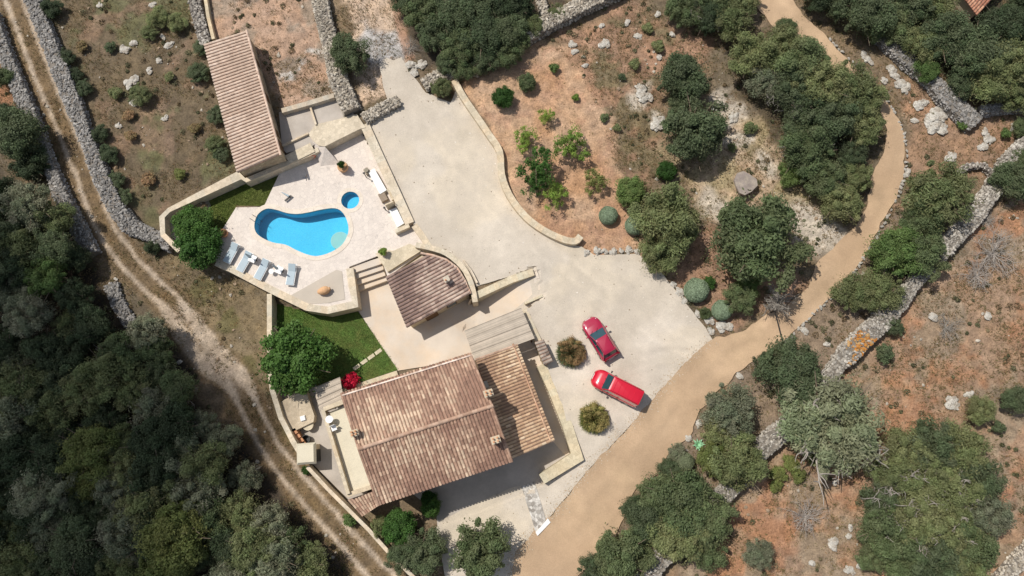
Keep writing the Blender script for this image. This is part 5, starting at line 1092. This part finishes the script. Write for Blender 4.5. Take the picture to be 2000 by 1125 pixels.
for a in ((1520,925,18),(1545,905,18),(1560,930,16),(1590,890,20),(1515,950,14)): tree(*a, 'small', 'yellow', 'yellow-green grassy shrub behind the diagonal wall', 'yellow-green shrubs behind the diagonal wall', 'shrub', .6, 'shrub')
twig(1938,495,46,'big grey leafless shrub in the orange field'); twig(1905,540,34,'smaller grey leafless shrub in the orange field'); twig(1925,430,20,'grey leafless shrub beside the diagonal wall'); twig(1845,640,26,'faint grey leafless shrub in the lower orange field'); twig(1570,1010,34,'grey leafless shrub in the lower red field')
TM_ = 'dark trees above the orchard'
for a in ((790,-5,40,'dark'),(830,25,45,'mid'),(850,70,40,'dark'),(880,35,50,'dark'),(925,15,55,'dark'),(900,95,42,'mid'),(875,125,28,'dark'),(905,138,24,'mid'),(945,70,50,'dark'),(950,115,32,'dark'),(990,105,34,'mid'),(990,60,45,'dark'),(1005,10,48,'deep'),(1040,50,28,'olive'),(970,15,45,'deep'),(930,135,18,'mid'),(1015,80,28,'mid')):
    tree(a[0], a[1], a[2], 'oak', a[3], {'mid': 'mid green', 'deep': 'very dark', 'olive': 'grey-green', 'dark': 'dark green'}[a[3]]+' tree in the clump between the earth path and the orchard', TM_)
twig(802,95,22,'grey leafless shrub between the earth path and the dark trees'); tree(1088,28,22,'olive','olive','grey-green bush beside the pale wide rubble wall', name='shrub', cat='shrub')
tree(378,440,42,'dense','laurel','upper crown of the bushy tree beside the sun loungers'); tree(390,482,48,'dense','laurel','lower larger crown of the bushy tree beside the sun loungers')
tree(578,702,72,'dense','laurel','large round bright green tree on the lawn', hr=.95)
tree(745,498,0.1,'small','citrus','') if False else None
tree(938,1072,54,'oak','mid','round green tree in the gravel south of the farmhouse', hr=.95); tree(778,1030,34,'dense','laurel','bright green round tree behind the lower boundary wall'); tree(745,1030,20,'olive','olive','grey-green bush against the lower boundary wall', name='shrub', cat='shrub'); tree(828,1078,42,'oak','dark','dark green tree beside the lower gravel')
tree(842,990,20,'dense','laurel','tall dark hedge bush in the shadow of the farmhouse', name='shrub', cat='shrub', hr=1.2); tree(838,975,16,'dense','citrus','dark shaded bush against the farmhouse wall', name='shrub', cat='shrub', hr=1.3); tree(785,1085,30,'oak','dark','dark bush at the bottom beside the boundary wall', name='shrub', cat='shrub')
tree(683,1016,14,'small','bright','small bright bush on the track side of the boundary wall', name='shrub', cat='shrub'); tree(597,918,9,'small','citrus','tiny dark bush under the barbecue hut', name='shrub', cat='shrub')
tree(685,745,19,'small','magenta','crimson bougainvillea at the corner of the small pergola', name='bougainvillea', cat='bougainvillea')
tree(300,482,18,'olive','deep','dark bush at the foot of the boundary wall corner', name='shrub', cat='shrub')
for a in ((35,265,60,'dark'),(15,235,40,'deep'),(60,320,38,'deep'),(8,150,24,'mid')): tree(a[0], a[1], a[2], 'oak', a[3], {'dark': 'big dark green tree on the left wall at the left edge', 'deep': 'very dark tree crown beside the big one at the left edge', 'mid': 'green tree crown cut by the left edge'}[a[3]], 'trees at the left edge')
FS = [(130,112,22,'deep'),(148,148,18,'deep'),(165,172,20,'dark'),(195,262,20,'deep'),(212,300,22,'dark'),(228,350,20,'dark'),(240,385,18,'dark'),(100,18,26,'deep'),(310,35,26,'olive'),(345,45,24,'olive'),(292,62,18,'olive'),(275,185,26,'olive'),(388,140,24,'dark'),(395,90,20,'dark'),(425,225,22,'dark'),(420,280,20,'olive'),(432,300,18,'dark'),(215,92,14,'dark'),(330,150,12,'olive'),(255,265,14,'brown'),(290,350,16,'brown'),(350,340,14,'yellow'),(250,225,14,'brown'),(380,250,14,'brown'),(225,180,16,'olive'),(160,90,14,'brown')]
for a in FS: tree(a[0], a[1], a[2], 'small' if a[2] < 17 else 'olive', a[3], {'deep': 'very dark low bush in the scrub field left of the barn', 'dark': 'dark green low bush in the scrub field left of the barn', 'olive': 'grey-green low bush in the scrub field left of the barn', 'brown': 'brownish low bush in the scrub field left of the barn', 'yellow': 'yellowish low bush near the corner of the scrub field'}[a[3]], 'low bushes in the scrub field', 'shrub', .6, 'shrub')
for a in ((1215,150,9,'dark'),(1240,125,14,'olive'),(1285,90,16,'olive'),(1180,230,11,'mid'),(1205,250,10,'olive'),(1265,55,14,'olive'),(1300,160,9,'mid'),(1430,288,11,'olive'),(1465,250,16,'olive')): tree(a[0], a[1], a[2], 'small', a[3], {'dark': 'dark green', 'olive': 'grey-green', 'mid': 'mid green'}[a[3]]+' tuft in the scrub above and right of the orchard', 'tufts in the scrub by the orchard', 'shrub', .6, 'shrub')
# the wood left of the track
wood_poly = PP([(-60,330),(0,335),(75,370),(140,450),(185,520),(205,560),(240,640),(320,660),(380,760),(440,850),(500,920),(560,985),(620,1060),(660,1140),(690,1200),(-60,1220)], 2.0)
hand = [(60,400,50,'grey'),(110,430,40,'olive'),(90,540,42,'bright'),(110,480,42,'dark'),(60,610,48,'grey'),(230,690,42,'mid'),(285,650,40,'grey'),(305,690,38,'mid'),(350,760,38,'mid'),(260,760,45,'olive'),(180,880,55,'yellow'),(170,940,45,'yellow'),(350,1040,65,'yellow'),(330,1100,55,'yellow'),(400,910,48,'olive'),(440,860,34,'grey'),(400,1010,45,'mid'),(470,1000,42,'olive'),(500,1070,48,'olive'),(560,1060,38,'mid'),(600,1105,40,'olive'),(100,900,50,'deep'),(240,1040,50,'grey'),(100,1030,48,'grey'),(90,690,48,'deep'),(30,760,55,'olive'),(25,520,48,'deep'),(20,1090,50,'olive'),(0,1010,35,'yellow'),(180,640,42,'deep'),(150,580,36,'deep'),(165,770,48,'olive'),(110,800,48,'olive'),(300,860,50,'deep'),(340,960,45,'olive'),(210,830,40,'deep'),(400,830,30,'grey'),(150,505,30,'deep'),(20,440,45,'dark'),(480,930,30,'grey')]
pts_ = [(a, b_) for a, b_, *_ in hand]; TN = {'grey': 'pale grey-green', 'olive': 'dull grey-green', 'bright': 'bright green', 'dark': 'dark green', 'mid': 'mid green', 'yellow': 'yellow-green', 'deep': 'very dark'}
rr = np.random.default_rng(11); tries = 0
while tries < 1500:
    tries += 1; a, c = rr.random()*720-40, 340+rr.random()*830; q = P(a, c, 2.0)
    if not inside(np.array([q[0]]), np.array([q[1]]), wood_poly)[0]: continue
    if seg_d(np.array([q[0]]), np.array([q[1]]), wood_poly)[0] < .9: continue
    if min((a-x)**2+(c-y)**2 for x, y in pts_) < 44**2: continue
    pts_.append((a, c)); hand.append((a, c, 34+20*rr.random(), ['deep', 'deep', 'dark', 'olive', 'grey'][rr.integers(5)]))
for a, c, r_, tn in hand:
    where = 'upper' if c < 600 else ('lower' if c > 880 else 'middle')
    tree(a, c, r_, 'olive' if tn in ('grey', 'olive') else 'oak', tn, TN[tn]+' tree crown in the '+where+' part of the dense wood left of the track', where+' wood left of the track', hr=.95, bare=.75 if rr.random() < .25 else 0, tall=1.05+.5*rr.random())
for a, c, r_ in ((300,648,26),(55,640,30),(125,1060,40),(60,1070,40),(340,1075,24),(250,960,26)): pass
# bare grey tree at the road, gate pole, agave
def bare_tree(px, py, rpx, label):
    g = G(px+6, py+28); r = rpx*PXM; t = empty('bare_tree', g, label, 'tree'); t.scale = (r, r, r*1.3)
    child('branches', DEAD[0], t, None, (0, 0, .5)); child('branches', DEAD[1], t, None, (0, 0, .45), 2.2, (.8, .8, .8)); child('trunk', TR2[0], t, M['deadwood'], (0, 0, 0), 0, (.8, .8, 1.2))
bare_tree(1500, 570, 34, 'bare grey leafless tree beside the road')
ga, gb = G(1506,610), G(1522,674); t = empty('road_barrier', ga, 'thin dark barrier pole lying across the road', 'barrier')
b = MB(); b.tube([ga+np.array([0, 0, .8]), (ga+gb)/2+np.array([0, 0, .82]), gb+np.array([0, 0, .8])], .05, 6); build(b, 'pole', M['dark'], t)
for e in (ga, gb): b = MB(); b.tube([e+np.array([0, 0, -.2]), e+np.array([0, 0, 1.0])], .08, 8); build(b, 'post', M['dark'], t)
def agave(px, py, rpx, label):
    g = G(px, py); r = rpx*PXM; t = empty('agave', g, label, 'agave'); b = MB(); n = 22
    for i in range(n):
        a = i*2.399; el = .25+.9*(i/n); L = r*(1.05-.35*i/n); d = np.array([math.cos(a)*math.cos(el), math.sin(a)*math.cos(el), math.sin(el)]); s = np.array([-math.sin(a), math.cos(a), 0])*r*.10
        up = np.array([0, 0, .04]); p0 = g+d*.05*r; p1 = g+d*L*.5+up; p2 = g+d*L
        b.add([p0-s, p0+s, p1+s*1.25, p2, p1-s*1.25, p1-up*2, ], [(0, 1, 2, 3, 4), (0, 4, 5), (4, 3, 5), (3, 2, 5), (2, 1, 5)], (1, 1, 1))
    build(b, 'leaves', LF['agave'], t)
agave(1363, 868, 14, 'blue-green spiky agave at the inner road edge'); agave(1277, 938, 9, 'small pale green agave beside the road further down')
# stone slab table
g = G(1457, 362); t = empty('stone_table', g, 'large rough stone slab table alone in the clearing', 'stone table'); b = MB(); q = P(1457, 357, .95)
outl = [(1434,352),(1440,338),(1452,334),(1464,340),(1478,350),(1480,362),(1468,374),(1455,381),(1445,377),(1438,364)]
b.prism([P(x, y, g[2]+.85)[:2] for x, y in outl], g[2]+.62, g[2]+.85, bottom=True); build(b, 'slab', M['slab'], t)
b = MB(); b.box((q[0], q[1], g[2]+.3), (.7, .7, .7), .4, taper=.85); build(b, 'pedestal', M['slab'], t)
# pots on the deck
def pot(px, py, r, h, label, plant=None, prad=.35, ph=.5, m='clayjar', zb=0):
    q = P(px, py, zb+h*.6); t = empty('plant_pot', (q[0], q[1], zb), label, 'plant pot')
    b = MB(); b.lathe((q[0], q[1], zb), [(r*.6, 0), (r*.95, h*.45), (r, h*.8), (r*.88, h*.92), (r*.96, h), (r*.8, h), (r*.7, h*.85), (.01, h*.85)], 20); build(b, 'pot', M[m], t, smooth=True)
    if plant:
        o = child('plant', CR['small'][0], t, LF[plant], (0, 0, h+ph*.6), 0, (prad, prad, ph)); child('stem', TR2[0], t, None, (0, 0, h*.8), 0, (prad*.7, prad*.7, ph))
pot(670,327,.48,.6,'big stone pot with a small green conifer on the upper deck','citrus',.36,.75)
pot(437,456,.38,.5,'brown pot with dry flowers at the left deck corner','rust',.36,.25,'terracotta')
pot(749,493,.24,.35,'small pot with green succulent on the planter terrace','fig',.42,.35,'terracotta',.3)
q = P(635, 568, .2); t = empty('clay_jar', (q[0], q[1], .03), 'large clay jar lying on its side in the gravel bed', 'jar'); b = MB()
prof = [(.10, -.62), (.22, -.5), (.34, -.2), (.36, .05), (.28, .3), (.14, .42), (.17, .5), (.12, .5)]
vs = []; fs = []; n = 20; dz = np.array([.95, .3, 0]); u = np.array([-.3, .95, 0])
for r_, z in prof:
    for k in range(n): a = 6.283*k/n; vs.append(np.array([q[0], q[1], .38])+dz*z+u*r_*math.cos(a)+np.array([0, 0, r_*math.sin(a)]))
for i in range(len(prof)-1):
    for k in range(n): fs.append((i*n+k, i*n+(k+1) % n, (i+1)*n+(k+1) % n, (i+1)*n+k))
b.add(vs, fs); build(b, 'body', M['clayjar'], t, smooth=True); b = MB(); b.add(vs[:n], [tuple(range(n))]); build(b, 'base', M['clayjar'], t); b = MB(); b.add(vs[-n:], [tuple(range(n))]); build(b, 'mouth', M['dark'], t)
for i in range(9):
    a = 3.4+i*.33; q = G(1115+27*math.cos(a), 690-27*math.sin(a)); 
    b = MB(); b.rock((q[0], q[1], q[2]+.06), (.17+.08*rng.random(), .14, .1)); thing(b, 'ring_stone', M['lichen'], 'pale stone in the ring round the red-brown spiky bush', 'stone', 'stones round the spiky bush')
# ------------------------------------------------------------------ vehicles
def car(px, py, heading, L, Wd, Hh, kind, paint, label, gz):
    q = P(px, py, gz+.9); t = empty('hatchback' if kind == 'hatch' else 'van', (q[0], q[1], gz), label, 'car' if kind == 'hatch' else 'van'); ca, sa = math.cos(heading), math.sin(heading)
    W_ = lambda x, y, z: (q[0]+x*ca-y*sa, q[1]+x*sa+y*ca, gz+z)
    def loop(xf, xr, hw, z, rf_, rr_, n=7, bow=.0):
        """rounded outline: front at +x"""
        pts = []
        for cx, cy, r_, a0 in ((xf-rf_, hw-rf_*.8, rf_, 0), (xr+rr_, hw-rr_, rr_, math.pi/2), (xr+rr_, -hw+rr_, rr_, math.pi), (xf-rf_, -hw+rf_*.8, rf_, 1.5*math.pi)):
            for k in range(n):
                a = a0+math.pi/2*k/(n-1); x = cx+r_*math.cos(a); y = cy+r_*(.8 if r_ == rf_ else 1)*math.sin(a)
                pts.append((x+(bow*(1-(y/hw)**2) if x > 0 and cx > 0 else 0), y, z))
        return pts
    def loft(loops, b, cap=True, cols=None):
        n = len(loops[0]); vs = [W_(*p) for l in loops for p in l]; fs = []
        for i in range(len(loops)-1):
            for k in range(n): fs.append((i*n+k, i*n+(k+1) % n, (i+1)*n+(k+1) % n, (i+1)*n+k))
        if cap: fs.append(tuple((len(loops)-1)*n+k for k in range(n))); fs.append(tuple(range(n))[::-1])
        b.add(vs, fs)
    h = L/2; w2 = Wd/2
    if kind == 'hatch': belt, cf, cr_, rf0, rr0 = .92, h*.47, -h*.92, h*.0, -h*.68; bl = .0
    else: belt, cf, cr_, rf0, rr0 = 1.0, h*.60, -h*.97, h*.30, -h*.95
    b = MB(); loft([loop(h-.06, -h+.05, w2*.93, .22, .45, .22, bow=.12), loop(h, -h, w2, .5, .5, .25, bow=.14), loop(h-.10, -h+.03, w2, .72, .5, .25, bow=.12), loop(h-.32, -h+.12, w2*.94, belt-.10, .45, .28, bow=.1), loop(h-.62, -h+.2, w2*.88, belt-.02, .35, .3, bow=.08)], b)
    ob_ = build(b, 'body', M[paint], t, smooth=True); ob_.data.set_sharp_from_angle(angle=R(38))
    o = t.children[0] if False else None
    kw = .72 if kind == 'hatch' else .80
    b = MB(); loft([loop(cf, cr_, w2*.93, belt-.12, .2, .2), loop(rf0+.02, rr0-.01, w2*(.70 if kind == 'hatch' else .78), Hh-.06, .12, .12)], b, False); g_ = build(b, 'cabin_glass', M['glass'], t, smooth=False)
    b = MB(); loft([loop(rf0+.06, rr0-.08, w2*kw, Hh-.08, .14, .14), loop(rf0+.03, rr0-.05, w2*(kw-.02), Hh-.02, .14, .14), loop(rf0-.12, rr0+.12, w2*(kw-.16), Hh+.03, .12, .12)], b); rfo = build(b, 'roof', M[paint], t, smooth=True); rfo.data.set_sharp_from_angle(angle=R(38))
    # pillars: painted strips over the glass corners and sides
    def strip(p0, p1, wx, wy, m=M[paint], nm='pillar'):
        b = MB(); b.tube([W_(*p0), W_(*p1)], wx, 6); build(b, nm, m, t)
    zt = Hh-.06
    for s in (-1, 1):
        strip((cf-.06, s*w2*.88, belt-.08), (rf0, s*w2*.69, zt), .032, 0); strip((cr_+.06, s*w2*.88, belt-.08), (rr0, s*w2*.69, zt), .05, 0)
        mx = (cf+cr_)/2+.1; strip((mx, s*w2*.92, belt-.08), (mx, s*w2*.70, zt), .025, 0)
        if kind == 'van':
            b = MB(); b.add([W_(rf0-.25, s*(w2*.915), belt-.12), W_(cr_+.02, s*(w2*.915), belt-.12), W_(rr0, s*(w2*.785), zt), W_(rf0-.3, s*(w2*.785), zt)], [(0, 1, 2, 3) if s < 0 else (3, 2, 1, 0)]); build(b, 'side_panel', M[paint], t)
        b = MB(); b.box(W_(cf-.28, s*(w2+.11), belt+.02), (.12, .2, .14), heading, taper=.85); build(b, 'mirror', M[paint if kind == 'hatch' else 'dark'], t)
        b = MB(); b.box(W_(h-.30, s*w2*.66, .70), (.32, .24, .16), heading+s*-.25, taper=.7); build(b, 'headlight', M['lamp'], t)
        b = MB(); b.box(W_(-h+.06, s*w2*.84, .8), (.12, .16, .3), heading, taper=.9); build(b, 'tail_light', M['tail'], t)
        for x in (h*.62, -h*.62):
            b = MB(); c1 = W_(x, s*(w2-.20), .3); c2 = W_(x, s*(w2+.01), .3); b.tube([c1, c2], .31, 18); wh = build(b, 'wheel', M['black'], t)
            b = MB(); b.tube([W_(x, s*(w2+.0), .3), W_(x, s*(w2+.02), .3)], .19, 14); build(b, 'rim', M['chrome'], wh)
        b = MB(); b.box(W_((h-.2-h*.95)/2+.0, s*(w2+.002), .45), (L*.5, .02, .08), heading); build(b, 'side_trim', M['dark'], t)
    b = MB(); b.box(W_(-h+.0, 0, .42), (.06, Wd*.8, .12), heading); build(b, 'bumper', M['dark'], t)
    b = MB(); b.box(W_(h+.10, 0, .42), (.06, Wd*.5, .12), heading); build(b, 'grille', M['dark'], t)
    if kind == 'hatch':
        b = MB(); b.box(W_(rr0-.03, 0, Hh-.06), (.16, Wd*.62, .04), heading); build(b, 'spoiler', M[paint], t)
    else:
        for i in range(5): x = rf0-.3-i*(rf0-rr0-.5)/5; b = MB(); b.box(W_(x, 0, Hh+.033), (.05, Wd*.60, .015), heading); build(b, 'roof_rib', M[paint], t)
        b = MB(); b.box(W_(cf+.05, 0, belt-.06), (.16, Wd*.72, .05), heading); build(b, 'cowl', M['dark'], t)
    for nm_, x_ in (('front_plate', h+.09), ('rear_plate', -h-.02)):
        b = MB(); b.box(W_(x_, 0, .5), (.03, .5, .11), heading); build(b, nm_, M['white'], t)
    for s in (-1, 1):
        b = MB(); b.tube([W_(cf+.05, s*w2*.80, belt-.03), W_(h-.42, s*w2*.62, belt-.13)], .010, 4); build(b, 'bonnet_seam', M['dark'], t)
        for x_ in (.55, -.35): b = MB(); b.box(W_(x_, s*(w2+.015), .82), (.16, .03, .035), heading); build(b, 'door_handle', M['dark'], t)
        b = MB(); b.tube([W_(rf0-.1, s*w2*(kw-.12), Hh+.02), W_(rr0+.1, s*w2*(kw-.12), Hh+.02)], .014, 4); build(b, 'roof_rail', M['dark'], t)
    for s in (-.25, .25):
        b = MB(); b.tube([W_(cf+.01, s, belt-.02), W_(cf-.25, s+.3, belt+.12)], .012, 4); build(b, 'wiper', M['black'], t)
hd = math.atan2(-(622-697), 1153-1199); car(1173, 661, math.atan2(73, -43), 3.75, 1.62, 1.42, 'hatch', 'red', 'dark red hatchback parked nearer the boulders', g1(*P(1175,662,0)[:2])+.03)
car(1206, 757, math.atan2(44, -86), 4.15, 1.66, 1.75, 'van', 'red2', 'bright red small van with ribbed roof parked beside the road', g1(*P(1207,757,0)[:2])+.03)
# ------------------------------------------------------------------ ground cover
def in_any(x, y, polys): 
    r = np.zeros(x.shape, bool)
    for p in polys: r |= inside(x, y, p)
    return r
hard = [drive_poly, road_poly, deck_w, sunk_w, ramp_w, terrN_poly, lawn2_poly, PP([(398,85),(482,60),(560,300),(464,340)], 1), PP([(560,840),(600,890),(740,1012),(690,1003),(600,915)], -1.5)]
nt_ = 150000; rg = np.random.default_rng(21); tx = (rg.random(nt_)-.5)*100; ty = -27+rg.random(nt_)*62
ok = ~in_any(tx, ty, hard); dens = fbm(tx, ty, .45, 81); dr_ = seg_d(tx, ty, trk, False); ok &= ~((dr_ < .95) & (dr_ > .5))
inorch = inside(tx, ty, orch_poly); ok &= rg.random(nt_) < np.where(inorch, .04, sstep(.36, .62, dens)*.9+.1)
tx, ty = tx[ok], ty[ok]; tz_ = gh(tx, ty)-.06
def tufts(name, x, y, z, hgt, wd, nb, pal, seed, lean=.6):
    r = np.random.default_rng(seed); n = len(x); X_ = np.repeat(x, nb)+r.normal(size=n*nb)*.07; Y_ = np.repeat(y, nb)+r.normal(size=n*nb)*.07; Z_ = np.repeat(z, nb); a = r.random(n*nb)*6.283; l = hgt*(.5+r.random(n*nb)); ln = lean*(.3+r.random(n*nb))
    d = np.stack([np.cos(a)*ln, np.sin(a)*ln, np.ones(n*nb)], 1); d /= np.linalg.norm(d, axis=1)[:, None]; s = np.stack([-np.sin(a), np.cos(a), 0*a], 1)*wd
    p = np.stack([X_, Y_, Z_], 1); v = np.stack([p-s, p+s, p+d*l[:, None]], 1).reshape(-1, 3); f = np.arange(n*nb*3).reshape(-1, 3)
    pal = np.array([lin(c) for c in pal]); ci = np.clip((fbm(x, y, .3, seed)*1.6-.3+(r.random(n)-.5)*.6), 0, .999)*len(pal); c = pal[ci.astype(int)]*(.7+.6*r.random((n, 1))); c = np.repeat(c, nb, 0)
    me = mesh(name, v, f, c); me.materials.append(M['tuft']); o = bpy.data.objects.new(name, me); COL.objects.link(o); o['kind'] = 'stuff'; return o
M['tuft'] = mat('dry_grass', attr=True, rough=.8, var=0, fine=0, bump=0, transl=.25)
tufts('dry_grass', tx, ty, tz_, .16, .022, 4, ((168,144,108),(148,126,90),(122,112,72),(104,102,62),(150,118,84),(132,120,84)), 5, 1.1)
# low scrub clumps
n_ = 3600; sx = (rg.random(n_)-.5)*98; sy = -26+rg.random(n_)*60; ok = ~in_any(sx, sy, hard+[orch_poly, PP([(640,-60),(790,-60),(800,200),(690,230)], 1)]); dn = fbm(sx, sy, .3, 91); ok &= rg.random(n_) < sstep(.42, .6, dn); d_ = seg_d(sx, sy, trk, False); ok &= d_ > 1.4
sx, sy = sx[ok], sy[ok]; sz = gh(sx, sy); nb = 60
r = rg; n = len(sx); dd = r.normal(size=(n*nb, 3)); dd /= np.linalg.norm(dd, axis=1)[:, None]; dd[:, 2] = np.abs(dd[:, 2]); rad = np.repeat(.14+.26*r.random(n)**1.5, nb); p = np.stack([np.repeat(sx, nb), np.repeat(sy, nb), np.repeat(sz, nb)-.05], 1)+dd*(rad*(.5+.5*r.random(n*nb)))[:, None]*np.array([1, 1, .7])
v, f, c = leaves_mesh(p, (lambda q: q/np.linalg.norm(q, axis=1)[:, None])(dd+r.normal(size=dd.shape)*.5), .07, 2.2, None, r)
pal = np.array([lin(x) for x in ((108,108,78),(124,120,90),(130,112,84),(98,98,70),(146,132,102))]); c = np.repeat(pal[r.integers(0, 5, n)]*(.8+.4*r.random((n, 1))), nb, 0)*(.7+.6*r.random((n*nb, 1)))
me = mesh('low_scrub', v, f, c); me.materials.append(M['tuft']); o = bpy.data.objects.new('low_scrub', me); COL.objects.link(o); o['kind'] = 'stuff'
# scattered small stones
b = MB(); n_ = 5200; sx = (rg.random(n_)-.5)*98; sy = -26+rg.random(n_)*60; ok = ~in_any(sx, sy, hard) & (rg.random(n_) < sstep(.45, .66, fbm(sx, sy, .35, 95))*.8+.06); ok &= ~(inside(sx, sy, orch_poly) & (rg.random(n_) < .8))
for x, y, z in zip(sx[ok], sy[ok], gh(sx[ok], sy[ok])):
    r_ = .04+.14*rng.random()**2.5; k = .75+.4*rng.random(); cc = lin((184,174,158)) if rng.random() < .5 else lin((164,142,118)); b.rock((x, y, z-.04), (r_*1.2, r_, r_*.5), tuple(k*q for q in cc))
o = build(b, 'loose_stones', M['rubble']); o['kind'] = 'stuff'
# grit spilled over the seam between gravel and road, leaf litter on the yard
b = MB(); seam = Gs([(1392,664),(1330,715),(1290,765),(1245,815),(1200,862),(1150,915),(1110,965),(1068,1015),(1025,1058),(1006,1080),(1000,1125)])
sd2 = np.array([p[:2] for p in catmull(seam, 8)]); n_ = 2400; k_ = rg.integers(0, len(sd2), n_); sx = sd2[k_, 0]+rg.normal(size=n_)*.32; sy = sd2[k_, 1]+rg.normal(size=n_)*.32; zz_ = gh(sx, sy)+.05
for i_ in range(n_): r_ = .014+.03*rng.random()**2; cc = lin((198,184,162) if rng.random() < .6 else (186,160,128)); b.rock((sx[i_], sy[i_], zz_[i_]), (r_*1.3, r_, r_*.35), cc)
ax_, ay_ = np.min([p[:2] for p in drive_poly], 0); bx_, by_ = np.max([p[:2] for p in drive_poly], 0); n_ = 2600; sx = ax_+rg.random(n_)*(bx_-ax_); sy = ay_+rg.random(n_)*(by_-ay_); ok = inside(sx, sy, drive_poly) & ((seg_d(sx, sy, drive_poly) < .7) | (rg.random(n_) < .35))
for x, y, z in zip(sx[ok], sy[ok], gh(sx[ok], sy[ok])): r_ = .02+.035*rng.random()**2; b.rock((x, y, z+.045), (r_*1.4, r_, r_*.35), lin((150,134,112) if rng.random() < .6 else (226,218,206)))
o = build(b, 'grit', M['rubble']); o['kind'] = 'stuff'
# lawn grass
nl_ = 60000; lx0, ly0 = np.min([p[:2] for p in lawn_poly], 0); lx1, ly1 = np.max([p[:2] for p in lawn_poly], 0); gx = lx0+rg.random(nl_)*(lx1-lx0); gy = ly0+rg.random(nl_)*(ly1-ly0); ok = inside(gx, gy, lawn_poly) & ~inside(gx, gy, deck_w)
tufts('lawn_grass', gx[ok], gy[ok], np.full(ok.sum(), -1.48), .06, .02, 2, ((84,112,46),(98,124,56),(120,132,72),(74,102,42)), 8, 1.0)
nl_ = 26000; lx0, ly0 = np.min([p[:2] for p in lawn2_poly], 0); lx1, ly1 = np.max([p[:2] for p in lawn2_poly], 0); gx = lx0+rg.random(nl_)*(lx1-lx0); gy = ly0+rg.random(nl_)*(ly1-ly0); ok = inside(gx, gy, lawn2_poly) & ~inside(gx, gy, deck_w)
tufts('upper_lawn_grass', gx[ok], gy[ok], np.full(ok.sum(), -.21), .06, .02, 2, ((106,120,56),(122,128,68),(94,114,48)), 9, 1.0)
